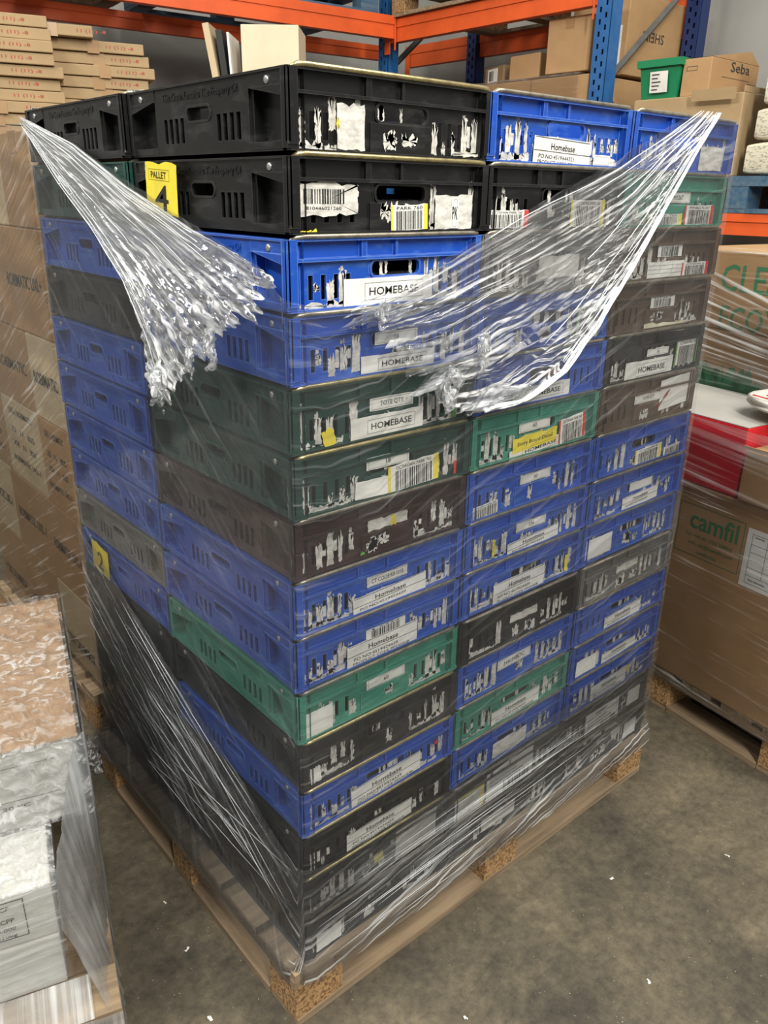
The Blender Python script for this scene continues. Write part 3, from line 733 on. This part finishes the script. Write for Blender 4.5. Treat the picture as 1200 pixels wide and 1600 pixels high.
# scrunched tails
def tail(c, n, axis, size, seed):
    size *= .72
    r = random.Random(seed)
    def P(u, v):
        a = u*1.6*math.pi; rad = size*(.4+.6*v)
        q = Vector((math.cos(a)*rad*.25, math.cos(a)*rad, math.sin(a)*rad*1.5-v*size*.8))
        q += Vector((nz(u*6, v*6, seed), nz(u*6, v*6, seed+3), nz(u*6, v*6, seed+6)))*size*.9
        if axis == 'x': q = Vector((q.y, q.x, q.z))
        return Vector(c)+q
    sheet('crumpled_tail', film, P, 36, 26, 'torn', lambda u, v: .55, lambda u, v: (u*.3, v*.3))
tail((-.045, .36, 1.29), 0, 'y', .030, 1); tail((-.045, .15, 1.385), 0, 'y', .026, 4); tail((-.045, .22, 1.35), 0, 'y', .02, 9)
tail((.30, -.045, 1.31), 0, 'x', .032, 7); tail((.38, -.04, 1.365), 0, 'x', .024, 12); tail((.15, -.04, 1.44), 0, 'x', .018, 15)
def Ptail(u, v):
    return Vector((-.035+.03*nz(u*4, v*4, 1), .985+.02*nz(u*5, v*6, 2)+.02*u, .145-.13*v+.01*nz(u*4, v*5, 9)))+Vector((-.04*u, 0, 0))
sheet('loose_tail', film, Ptail, 30, 30, 'crinkle', lambda u, v: 1., lambda u, v: (u*.2, v*.3))

# ------------------------------------------------------------------ cartons
def carton(name, loc, size, rz, label, cat, mat='kraft', tape=True, group=None, texts=(), print_mat='darkprint', strip='x', flaps=None):
    """closed carton, origin at its lower left front corner. texts: (face, string, cu, cv, w, h, upside)"""
    t = empty(name, loc, rz, label, cat, group); sx, sy, sz = size
    mb = MB(); mb.box((0, 0, 0), (sx, sy, sz), mat)
    bm = bmesh.new(); me = mb.build('carton_body', mesh_only=True); bm.from_mesh(me)
    bmesh.ops.bevel(bm, geom=bm.edges[:], offset=min(.004, sz*.08), segments=2, profile=.5, affect='EDGES'); bm.to_mesh(me); bm.free()
    body = link('carton_body', me, t)
    FR = {'l': frame((-.0006, sy, 0), (0, -1, 0), (0, 0, 1)), 'f': frame((0, -.0006, 0), (1, 0, 0), (0, 0, 1)), 't': frame((0, 0, sz+.0006), (1, 0, 0), (0, 1, 0))}
    if tape:
        mb = MB()
        if strip == 'x': a = [(-.001, sy/2-.025, sz+.0005), (sx+.001, sy/2+.025, sz+.001)]; mb.box(*a, 'tape'); mb.box((-.0012, sy/2-.025, sz-.05), (-.0004, sy/2+.025, sz+.0006), 'tape')
        else: mb.box((sx/2-.025, -.001, sz+.0005), (sx/2+.025, sy+.001, sz+.001), 'tape'); mb.box((sx/2-.025, -.0012, sz-.05), (sx/2+.025, -.0004, sz+.0006), 'tape')
        mb.build('parcel_tape', t)
    if texts:
        mb = MB()
        for face, s, cu, cv, w_, h_, ud in texts:
            fr = rot_frame(FR[face], cu, cv, math.pi if ud else 0)
            if s == '#box': outline(mb, fr, -w_/2, -h_/2, w_/2, h_/2, .0018, print_mat)
            elif s == '#line': quad(mb, fr, -w_/2, -h_/2, w_/2, h_/2, print_mat, .0005)
            else: put_text(mb, s, fr, 0, 0, w_, h_, print_mat, bold=True)
        mb.build('printing', body)
    t['_fr'] = 1; del t['_fr']
    return t, FR

# left pallet of cartons behind the crates
pallet((.03, 1.17, 0), 0, 'wooden pallet under the wrapped stack of brown printed cartons at left', 1.22, 1.0)
LZ = [(.149, .42), (.42, .70), (.70, .975), (.975, 1.22), (1.22, 1.505), (1.505, 1.735)]
SE = [[1.50, 1.86, 2.18], [1.50, 1.86, 2.18], [1.455, 1.82, 2.18], [1.455, 1.82, 2.18], [1.58, 1.9, 2.18], [1.45, 1.80, 2.18]]
TX = ['ROBIMATIC UXL-1', 'ROBIMATIC UXL-1', '23 11', 'ROBIMATIC', 'ROBIMATIC UXL+', '']
for i, (z0, z1) in enumerate(LZ):
    y0 = 1.20
    for j, y1 in enumerate(SE[i]):
        L_ = y1-y0-.003; hh = z1-z0-.0015
        tx = []
        if TX[i]: tx = [('l', TX[i], L_*.5, hh*(.28 if i == 0 else .5), L_*.75, .035, i == 0)]
        if i == 2: tx = [('l', 'UXL-1 ROBIMATIC', L_*.5, hh*.85, L_*.6, .02, False), ('l', '23   11   BSS', L_*.5, hh*.62, L_*.6, .018, False), ('l', 'XX   11   BSS', L_*.5, hh*.45, L_*.6, .018, False), ('l', 'ROBIMATIC UXL-1', L_*.5, hh*.25, L_*.7, .018, False)]
        pos = ['nearest the crates', 'in the middle', 'farthest back'][j]; lev = ['bottom layer', 'second layer up', 'third layer up', 'fourth layer up', 'fifth layer up', 'top layer'][i]
        carton('carton', (.07+.004*((i*3+j) % 3), y0, z0+.0005), (.55, L_, hh), 0, 'brown printed carton on the left wrapped pallet, %s, %s' % (lev, pos), 'box', group='cartons on the left wrapped pallet', texts=tx, mat='kraft' if (i+j) % 3 else 'kraftl', tape=(i in (5,)))
        y0 = y1
f2 = empty('stretch_film', (0, 0, 0), 0, 'clear stretch film around the brown printed cartons at left', 'stretch film')
def P2(u, v):
    z = .12+1.63*v; o = .008+.003*nz(u*12, z*20, 6)+.003*nz(u*6+z*8, z*4, 2)
    s = u*1.52
    return Vector((.07-o, 2.2-s, z)) if s < 1.0 else Vector((.07-o+(s-1.0), 1.19-o, z))
sheet('wrap_sheet', f2, P2, 120, 100, 'filmbox', lambda u, v: .75, lambda u, v: (u*1.5+v*.9, v*1.6-u*.8))

# near left pallet with white boxes
A = R(-16.1); O3 = Vector((-.301, .223, 0)); T3 = Matrix.Translation(O3) @ Matrix.Rotation(A, 4, 'Z')
def W3(x, y, z): return T3 @ Vector((x, y, z))
pallet(tuple(W3(-1.0, -.08, 0)), A, 'wooden pallet under the wrapped white boxes at lower left', 1.0, 1.08)
def c3(x, y, z, s, label, **k):
    return carton('carton', tuple(W3(x, y, z)), s, A, label, 'box', **k)
c3(-.55, .02, .149, (.46, .60, .125), 'white carton at the base of the near left stack', mat='whitecard', tape=False)
c3(-.55, .025, .275, (.46, .58, .125), 'white carton printed with a black bordered text panel', mat='whitecard', tape=False, print_mat='darkprint', texts=[('f', '#box', .33, .065, .16, .09, False), ('f', 'CLIP CP', .36, .095, .05, .010, False), ('f', 'C180 CPP', .36, .065, .06, .010, False), ('f', '44-90-000', .36, .045, .06, .009, False), ('f', 'CELL:210kg', .355, .027, .07, .009, False)])
t, _ = c3(-.47, .193, .401, (.462, .63, .185), 'tall white carton with brown kraft top on the near left pallet', mat='whitecard', tape=False, texts=[('f', '#line', .22, .07, .40, .0012, False), ('f', 'A FINE 20 PC', .30, .055, .12, .008, False), ('f', '#line', .22, .15, .40, .001, False)])
mb = MB(); mb.box((-.001, -.001, .1852), (.463, .315, .189), 'krafto'); mb.box((-.001, .317, .1852), (.463, .631, .189), 'krafto'); mb.build('kraft_flap', t)
c3(-1.0, .1, .149, (.44, .80, .36), 'white carton at the outer edge of the near left pallet', mat='whitecard', tape=False)
c3(-.55, .63, .149, (.52, .30, .25), 'brown carton hidden behind the near white cartons', tape=False)
t, _ = c3(-.62, 1.02, .0, (.32, .30, .72), 'pale film-wrapped bundle standing at the far left edge', mat='whitecard', tape=False)
f3 = empty('stretch_film', (0, 0, 0), 0, 'thick crinkled stretch film over the near white boxes', 'stretch film')
sheet('top_sheet', f3, lambda u, v: W3(-.50+.50*u, .17+.67*v, .596+.004*nz(u*14, v*22, 3)+.003*nz(u*30, v*30, 5)), 60, 70, 'crinkle', lambda u, v: .75, lambda u, v: (u*.5, v*.67))
def P3(u, v):
    y = -.075+.925*u; zt = .594 if y > .193 else .40+(.19)*max(0, (y+.05)/.243)
    if y < -.05: zt = .40-.2*min(1, (-.05-y)/.3)
    z = .03+(zt-.03)*v
    x = .006+.004*nz(u*40, v*3, 1)+.003*nz(u*90, v*4, 7)
    if y < .193: x -= .085*v*max(0, min(1, (.25-y)/.25))
    return W3(x, y, z)
sheet('side_sheet', f3, P3, 150, 50, 'filmgrey', lambda u, v: (.25+.75*max(0, 1-abs(u-.30)/.30))*(.45+.55*v), lambda u, v: (v*.5, u*.95))
sheet('base_sheet', f3, lambda u, v: W3(-.98+.98*u, -.088+.004*nz(u*20, v*9, 2), .02+.13*v), 50, 14, 'filmgrey', lambda u, v: .9, lambda u, v: (v*.3, u))
sheet('front_sheet', f3, lambda u, v: W3(-.50+.505*u, .185+.006*nz(u*22, v*12, 2), .40+.196*v), 60, 30, 'crinkle', lambda u, v: .25+.8*(u > .55), lambda u, v: (u*.5, v*.2))
sheet('lower_front_sheet', f3, lambda u, v: W3(-.53+.45*u, .014+.003*nz(u*20, v*22, 2), .15+.255*v), 50, 40, 'filmlow', lambda u, v: .8, lambda u, v: (u*.45, v*.26-u*.03))
sheet('deck_sheet', f3, lambda u, v: W3(-.98+.93*u, .012-.097*v, .158-.006*v+.002*nz(u*20, v*6, 2)), 50, 12, 'filmgrey', lambda u, v: 1., lambda u, v: (v*.1, u))
sheet('lower_top_sheet', f3, lambda u, v: W3(-.53+.45*u, .016+.175*v, .404+.004*nz(u*20, v*12, 2)), 50, 30, 'crinkle', lambda u, v: 1., lambda u, v: (u*.45, v*.2))
mb = MB()
for k in range(4):
    mb.tube([W3(-.24+.012*k+.02*math.sin(i*.35+k)-.0018*i*(1 if k < 2 else 2.4), .86-.031*i, (.604 if i < 22 else .604-.035*(i-21))+.006*math.sin(i*.8+k*2)) for i in range(26)], .0022, 'rope', 6)
o = mb.build('film_rope', f3, True)

# right pallet: camfil
AR = math.atan2(.207+.276, 1.557-1.487)-math.pi/2   # edge direction vs +Y
T4 = Matrix.Translation((1.487, -.276, 0)) @ Matrix.Rotation(AR, 4, 'Z')
def W4(x, y, z): return T4 @ Vector((x, y, z))
pallet(tuple(W4(0, -.055, 0)), AR, 'wooden pallet under the large printed carton on the right', 1.2, .97)
t, FR = carton('carton', tuple(W4(.0, -.05, .149)), (1.15, .96, .652), AR, 'large brown carton with green lettering and a white form sheet', 'box', tape=False, print_mat='greenprint',
    texts=[('l', 'camfil', .585, .548, .165, .060, False)])
t2, _ = t, 0
mb = MB(); fr = FR['l']
for s, cu, cv, w_, h_ in (('Tel: +44 (0) 1706 238000', .575, .495, .165, .014), ('info.uk@camfil.com', .585, .470, .155, .014), ('camfil.com', .575, .447, .07, .013)): put_text(mb, s, fr, cu, cv, w_, h_, 'greenprint')
outline(mb, fr, .46, .43, .685, .592, .0018, 'greenprint'); mb.build('printing', t)
mb = MB(); quad(mb, fr, .695, .405, .90, .585, 'label', .001); outline(mb, fr, .712, .418, .89, .57, .001, 'ink', .0016)
for k in range(1, 6): quad(mb, fr, .712, .418+k*.024, .89, .419+k*.024, 'ink', .0016)
quad(mb, fr, .76, .442, .761, .56, 'ink', .0016); put_text(mb, 'Quantity', fr, .735, .562, .03, .007, 'ink', .0016, True); put_text(mb, 'Other Information', fr, .748, .431, .055, .007, 'ink', .0016, True); mb.build('document_sheet', t)
t, _ = carton('carton', tuple(W4(.0, .275, .803)), (.36, .45, .207), AR, 'bright red carton with pale grey top above the printed one', 'box', mat='redbox', tape=False)
mb = MB(); mb.box((.0005, .0005, .2073), (.36, .45, .2095), 'greycard'); mb.build('lid_panel', t)
t, _ = carton('carton', tuple(W4(-.01, -.04, .803)), (.34, .305, .150), AR, 'plain open topped brown carton beside the red one', 'box', tape=False)
mb = MB(); mb.box((-.001, 0, .155), (.002, .305, .165), 'kraft', Matrix.Rotation(R(-4), 4, 'Y')); mb.build('flap', t)
t = empty('plastic_bag', tuple(W4(.19, .235, 1.012)), AR, 'crumpled white and red printed plastic bag on the cartons', 'bag')
def PB(u, v):
    a, b = u*2*math.pi, v*math.pi
    q = Vector((.13*math.cos(a)*math.sin(b), .16*math.sin(a)*math.sin(b), .045+.03*math.cos(b)))
    return q*(1+.18*nz(u*4 if u < 1 else 0, v*8, 3))
V = sheet('bag_body', t, PB, 40, 24, 'whitecard', lambda u, v: 1.)
mb = MB()
for k in range(5): ragged(mb, frame((-.11+.02*k, .0, .07+.003*k), (0, -1, 0), (.6, 0, .5)), -.10+.03*k, 0, .02+.03*k, .006, 'redprint', .001)
mb.build('red_print', t)
# CLEAR cartons stacked further back on the same pallet
for i, (z0, z1) in enumerate([(.802, 1.20), (1.202, 1.452)]):
    tx = [('l', 'CLEAR', .32, .165, .29, .085, False), ('l', 'ECOYW', .34, .04, .30, .075, False)] if i else [('l', 'RECYCLE', .40, .34, .3, .07, False)]
    t, FR = carton('carton', tuple(W4(.372, .02, z0)), (.55, .86, z1-z0), AR, ['brown carton with green leaf print below the one printed CLEAR', 'brown carton printed CLEAR in large green capitals'][i], 'box', texts=tx if i else (), print_mat='greenprint', tape=(i == 1))
    if i == 0:
        mb = MB()
        for k in range(4): ragged(mb, rot_frame(FR['l'], .13+.06*k, .17, .5-.3*k), -.05, -.07, .05, .10, 'greenprint', .012)
        mb.build('leaf_print', t)
f4 = empty('stretch_film', (0, 0, 0), 0, 'clear stretch film around the printed cartons on the right pallet', 'stretch film')
sheet('wrap_sheet', f4, lambda u, v: W4(-.014-.003*nz(u*10, v*20, 2), .93-1.0*u, .115+.70*v), 110, 60, 'filmbox', lambda u, v: .55+.5*max(0, 1-v*6)+.9*max(0, (v-.86)/.14), lambda u, v: (u*1.2+v*.02, v*.7+u*.04))
sheet('upper_sheet', f4, lambda u, v: W4(-.024-.002*nz(u*10, v*20, 3), .75-.82*u, .80+.215*v-.01*u), 60, 30, 'filmlines', lambda u, v: .35, lambda u, v: (u*.7, v*.2+u*.06))
def P4(u, v):
    return W4(.345-.10*u-.003*nz(u*8, v*40, 1), .76-.78*u, 1.40-.22*u-(.34-.20*u)*(1-v))
sheet('thread_sheet', f4, P4, 50, 60, 'filmlines', lambda u, v: .9, lambda u, v: (u*.7, v*.42))
sheet('back_sheet', f4, lambda u, v: W4(.360-.002*nz(u*8, v*20, 1), .88-.88*u, .82+.64*v), 50, 50, 'filmbox', lambda u, v: .7+.6*(v > .93), lambda u, v: (u*.7, v*.65))

# ------------------------------------------------------------------ racking
def upright(loc, h, parent, mat, wx=.09, wy=.08, z0=0., yaw=0.):
    """perforated channel section post"""
    T = Matrix.Translation(loc) @ Matrix.Rotation(yaw, 4, 'Z')
    mb = MB(); t_ = .004
    # front face with two rows of slots built from strips
    ys = [0, .018, .030, wy-.030, wy-.018, wy]
    mb.box((t_*3, 0, z0), (wx, t_, z0+h), mat, T); mb.box((t_*3, wy-t_, z0), (wx, wy, z0+h), mat, T)
    for a, b in ((0, .018), (.030, wy-.030), (wy-.018, wy)): mb.box((0, a, z0), (t_, b, z0+h), mat, T)
    z = z0
    while z < z0+h:
        for a, b, o in ((.018, .030, 0), (wy-.030, wy-.018, .025)):
            mb.box((0, a, z+o), (t_, b, z+o+.028), mat, T)
        z += .05
    mb.box((.02, .006, z0), (.024, wy-.006, z0+h), 'darkplas', T)  # dark strip inside the post, painted shade behind the slots
    return mb.build('upright', parent)
def beam(loc, length, axis_yaw, h, label, mat='orange', d=.05):
    t = empty('rack_beam', loc, axis_yaw, label, 'rack beam', 'orange pallet rack beams')
    mb = MB(); mb.box((0, 0, 0), (length, d, h), mat); mb.box((0, -.006, h*.62), (length, -.0002, h), mat); mb.build('beam_rail', t)
    for x in (0, length-.006):
        mb = MB(); mb.box((x-.002, -.012, -.06), (x+.045 if x == 0 else x+.006, -.0065, h-.001), mat); mb.build('end_connector', t)
    return t
# frame at Y 1.62 (gap between the two right bays)
fr_ = empty('rack_frame', (2.9, 1.60, 0), 0, 'blue perforated rack frame with grey braces behind the blue crates', 'rack frame', 'pallet rack frames')
upright((0, 0, 0), 4.2, fr_, 'blueup'); upright((.76, 0, 0), 4.2, fr_, 'navy')
mb = MB()
for k in range(7):
    z = .3+k*.6; z2 = z+.6
    if k % 2: a, b = (.05, .04, z), (.80, .04, z2)
    else: a, b = (.80, .04, z), (.05, .04, z2)
    mb.tube([a, b], .018, 'brace', 4)
mb.build('brace', fr_)
fr2 = empty('rack_frame', (2.9, 3.18, 0), 0, 'blue rack frame in the corner where the beams meet', 'rack frame', 'pallet rack frames')
upright((0, 0, 0), 2.70, fr2, 'blueup', yaw=0); upright((.76, 0, 0), 2.70, fr2, 'navy')
mb = MB()
for k in range(4): mb.tube([(.05, .04, .5+k*.6), (.80, .04, 1.1+k*.6)] if k % 2 else [(.80, .04, .5+k*.6), (.05, .04, 1.1+k*.6)], .018, 'brace', 4)
mb.build('brace', fr2)
beam((2.9-.008, 3.18, 2.435), 1.50, R(-90), .118, 'orange rack beam at upper right running from the corner upright', d=.05)
beam((3.70, 3.9, 2.45), 2.2, R(-90), .13, 'orange rear rack beam against the right wall, above the cartons')
beam((2.892, 1.60, 1.46), 2.4, R(-90), .088, 'low orange rack beam at the right edge under the blue pallet')
beam((2.892, 3.18, 1.46), 1.50, R(-90), .088, 'low orange rack beam hidden behind the crates')
beam((3.70, 3.18, 1.46), 4.0, R(-90), .088, 'low orange rear rack beam carrying the shelf cartons')
AA = R(180-6)
dA = Vector((math.cos(AA), math.sin(AA), 0)); nA = Vector((-dA.y, dA.x, 0)) # along to the left; n
if nA.y < 0: nA = -nA
beam(tuple(Vector((2.88, 3.09, 2.45))+dA*3.0), 3.0, AA+math.pi, .115, 'long orange rack beam across the top left')
beam(tuple(Vector((2.88, 3.19, 2.45))+nA*.62+dA*3.6), 4.0, AA+math.pi, .085, 'orange rear rack beam below the pallet, close to the back wall')
fr3 = empty('rack_frame', tuple(Vector((2.88, 3.19, 0))+dA*.75+nA*.68), AA+math.pi/2, 'dark blue rear rack upright in the shadow left of the corner', 'rack frame', 'pallet rack frames')
upright((0, 0, 0), 2.45, fr3, 'navy')
t = pallet(tuple(Vector((2.80, 3.14, 2.567))+dA*1.2), AA+math.pi, 'blue painted pallet lying on the left orange beam', 1.2, .9, mats=('bluewood', 'bluewood', 'bluewood'))
t = pallet(tuple(Vector((2.80, 3.14, 2.567))+dA*2.5), AA+math.pi, 'plain pallet on the orange beam at the top left edge', 1.2, .9, mats=('woody', 'woody', 'chip'))
t = pallet((2.86, 2.0, 2.555), 0, 'wooden pallet high on the right orange beam', .9, 1.1, mats=('woodx', 'woodx', 'chip'))
# shelf goods
SH = 1.549
pallet((2.88, .28, SH), 0, 'blue painted pallet on the low orange beam at right', .86, .61, mats=('bluewood', 'bluewood', 'bluewood'))
pallet((2.88, .91, SH), 0, 'wooden pallet under the green tote cartons', .86, .60)
pallet((2.88, 1.74, SH), 0, 'wooden pallet behind the blue upright', .86, 1.3)
ZS = SH+.149
t, _ = carton('carton', (2.92, .90, ZS), (.70, .53, .325), 0, 'open brown carton under the green tote', 'box', tape=False, mat='kraftm')
mb = MB(); mb.box((.0, .0, .326), (.7, .004, .35), 'kraftm'); mb.box((-.004, .02, .30), (0, .22, .345), 'kraftm', Matrix.Rotation(R(-6), 4, 'Y')); mb.build('flap', t)
tt = empty('storage_tote', (2.93, 1.225, 2.025), 0, 'green plastic lidded tote with a white label', 'tote')
mb = MB(); bm = bmesh.new()
x0, x1, y0, y1 = 0, .40, 0, .20
vs = [(.02, .012, 0), (.38, .012, 0), (.38, .19, 0), (.02, .19, 0), (0, 0, .135), (.4, 0, .135), (.4, .2, .135), (0, .2, .135)]
mb.add(vs, [(0, 3, 2, 1), (4, 5, 6, 7), (0, 1, 5, 4), (1, 2, 6, 5), (2, 3, 7, 6), (3, 0, 4, 7)], 'totegreen'); mb.build('tote_body', tt)
mb = MB(); mb.box((-.012, -.012, .128), (.412, .212, .158), 'totegreen'); mb.build('lid', tt)
mb = MB(); quad(mb, frame((.006, .16, .025), (0, -1, 0), (-.12, 0, 1)), .02, 0, .11, .085, 'label', .004)
for k in range(5): quad(mb, frame((.006, .16, .025), (0, -1, 0), (-.12, 0, 1)), .03, .01+.015*k, .06+.008*(k % 3), .015+.015*k, 'darkprint', .005)
mb.build('paper_label', tt)
t, FR = carton('carton', (2.95, 1.085, 2.025), (.42, .135, .150), R(0), 'brown carton with bold dark lettering beside the green tote', 'box', tape=False, texts=[('f', 'Seba', .25, .125, .17, .04, False), ('l', '#box', .045, .11, .05, .018, False), ('f', '#line', .22, .08, .25, .0015, False), ('f', '#box', .37, .04, .09, .06, False)])
mb = MB(); T = Matrix.Rotation(R(-6), 4, 'Y'); mb.add([(0, 0, .15), (.42, 0, .15), (.42, .135, .15), (0, .135, .15), (.33, 0, .20), (.33, .135, .19)], [(0, 4, 5, 3), (4, 1, 2, 5), (0, 1, 4), (3, 5, 2)], 'kraft'); mb.build('flap', t)
for i in range(4):
    t = empty('paper_sack', (2.90+.006*(i % 2), .42-.02*i, ZS+.001+i*.132), R(-1), 'printed paper sack in the pile at the right edge, %s' % ['lowest', 'second lowest', 'second highest', 'highest'][i], 'sack', 'printed paper sacks on the blue pallet')
    def PS(u, v, i=i):
        a = u*2*math.pi; c_, g = math.cos(a), math.sin(a)
        e = math.copysign(abs(c_)**.14, c_); g2 = math.copysign(abs(g)**.14, g)
        pinch = 1-.12*abs(2*v-1)**8
        return Vector((.35+e*.34+.006*nz(v*8, i), v*.43, .066+.065*g2*pinch+.003*nz(v*9, u*6, i)))
    sheet('sack_body', t, PS, 44, 20, 'news', lambda u, v: 1.)
t = empty('storage_crate', (3.12, .50, 2.228), 0, 'black plastic bin on top of the paper sacks', 'bin')
mb = MB(); mb.box((0, 0, 0), (.4, .32, .13), 'darkplas'); mb.box((-.012, -.012, .118), (.412, .332, .135), 'darkplas'); mb.build('bin_body', t)
mb = MB(); quad(mb, frame((-.001, .3, .02), (0, -1, 0), (0, 0, 1)), .05, .01, .12, .06, 'label', .001); mb.build('paper_label', t)
# cartons of the bay beyond the blue upright
t, FR = carton('carton', (2.92, 1.70, ZS), (.78, 1.26, .46), 0, 'wrapped cartons in one brown block behind the blue upright', 'box', tape=False, mat='kraft')
mb = MB()
for q in (.3, .6, .9): quad(mb, FR['l'], q, 0, q+.003, .46, 'kraftd', .001)
quad(mb, FR['l'], 0, .28, 1.2, .283, 'kraftd', .001)
for q, c in ((.70, 'redprint'), (1.02, 'redprint'), (.74, 'greenink'), (.96, 'greenink'), (.86, 'label'), (.48, 'label')): quad(mb, FR['l'], q, .30, q+.05, .36, c, .0012)
mb.build('printing', t)
f5 = empty('stretch_film', (0, 0, 0), 0, 'dusty stretch film over the cartons behind the blue upright', 'stretch film')
sheet('wrap_sheet', f5, lambda u, v: Vector((2.908-.004*nz(u*9, v*9), 2.97-1.22*u, ZS+.47*v)), 40, 20, 'filmbox', lambda u, v: .5, lambda u, v: (u, v*.4))
sheet('top_sheet', f5, lambda u, v: Vector((2.908+.77*v, 2.97-1.22*u, ZS+.47+.008*nz(u*9, v*9))), 30, 20, 'crinkle', lambda u, v: .5, lambda u, v: (u, v*.6))
Z6 = ZS+.461+.02
carton('carton', (2.96, 1.74, Z6), (.20, .26, .24), R(2), 'brown carton directly left of the blue upright, taped shut', 'box', mat='kraft', strip='x')
carton('carton', (3.02, 2.10, Z6), (.45, .22, .12), R(-5), 'low brown carton with open dark flap left of the upright', 'box', mat='kraft', tape=False)
t, FR = carton('carton', (3.10, 2.42, Z6), (.3, .22, .10), R(-20), 'tilted brown carton carrying a white shipping label', 'box', mat='kraftd', tape=False)
mb = MB(); quad(mb, FR['l'], .04, .01, .16, .09, 'label', .001); barcode(mb, FR['l'], .055, .03, .11, .08, off=.0016); mb.build('shipping_label', t)
t, FR = carton('carton', (3.20, 1.705, Z6), (.52, .34, .36), 0, 'tall brown carton with upside-down black lettering seen behind the grey rack braces', 'box', mat='kraft', tape=False, texts=[('f', 'SHEIN', .23, .185, .19, .045, True)])
mb = MB(); quad(mb, FR['l'], .20, .04, .31, .22, 'label', .001); barcode(mb, FR['l'], .215, .05, .295, .10, off=.0016); mb.build('shipping_label', t)

# flat cartons stacked behind the left pallet
r = random.Random(11)
NM = ['topmost', 'second down', 'third down', 'fourth down', 'fifth down', 'sixth down', 'seventh down', 'eighth down', 'ninth down', 'tenth down', 'eleventh down']
for (x, y, rz, who, ztop, lx) in ((.20, 3.12, R(-16), 'left', 2.285, .62), (.79, 3.02, R(-16), 'right', 2.265, .44)):
    n = 11; th = .0475; base = ztop-n*th
    carton('carton', (x+.02, y+.02, .001), (lx-.05, .42, base-.002), rz, 'tall plain carton carrying the %s stack of flat cartons' % who, 'box', tape=False)
    for i in range(n):
        k = n-1-i; sh = .01*k*(1 if who == 'left' else .4)
        carton('flat_carton', (x+r.uniform(-.02, .02)-(.15 if who == 'right' and k == 0 else 0)+sh, y+r.uniform(-.015, .015), base+i*th), (lx-(.1 if who == 'right' and k == 0 else 0), .45, th-.003), rz+R(r.uniform(-1, 1)), 'flat brown carton in the %s back stack, %s' % (who, NM[k]), 'box', group='flat cartons stacked by the back wall', strip='y', mat='kraftm', texts=[('f', '11 (11) -8', lx*.76, .022, .12, .016, False)], print_mat='redprint')
# white box above the black crates
t, _ = carton('carton', (1.50, 2.86, .001), (.62, .42, 1.97), R(-42), 'tall wrapped carton column behind the crates', 'box', tape=False)
t, _ = carton('carton', (1.68, 2.84, 1.973), (.28, .29, .375), R(-42), 'cream coloured box standing above the black crates', 'box', mat='creamcard', tape=False)
t = empty('cardboard_folder', (1.585, 2.92, 1.973), R(-42), 'leaning open cardboard sleeve beside the cream box', 'box')
mb = MB(); mb.box((0, 0, 0), (.03, .30, .38), 'kraftl', Matrix.Rotation(R(-9), 4, 'Y')); mb.build('sleeve', t)
mb = MB(); mb.box((.035, .02, 0), (.065, .28, .35), 'darkplas', Matrix.Rotation(R(-6), 4, 'Y')); mb.box((.07, .02, 0), (.08, .28, .34), 'label', Matrix.Rotation(R(-3), 4, 'Y')); mb.build('inserts', t)

# ------------------------------------------------------------------ floor scraps
r = random.Random(21)
for i, (x, y, s) in enumerate([(.95, -.62, .011), (.40, -.40, .006), (.62, -.42, .006), (.80, -.20, .005), (-.12, .30, .006), (-.10, .45, .005), (1.1, -.35, .006), (.25, -.22, .005), (-.16, .12, .006), (1.2, -.5, .006)]):
    mb = MB(); f = rot_frame(frame((x, y, .0008), (1, 0, 0), (0, 1, 0)), 0, 0, r.uniform(0, 3)); ragged(mb, f, -s, -s*.5, s, s*.5, 'label', s*.25, off=.001, rnd=r, nseg=3)
    tag(mb.build('paper_scrap'), 'tiny white paper scrap lying on the bare concrete floor', 'scrap', 'paper scraps on the floor')
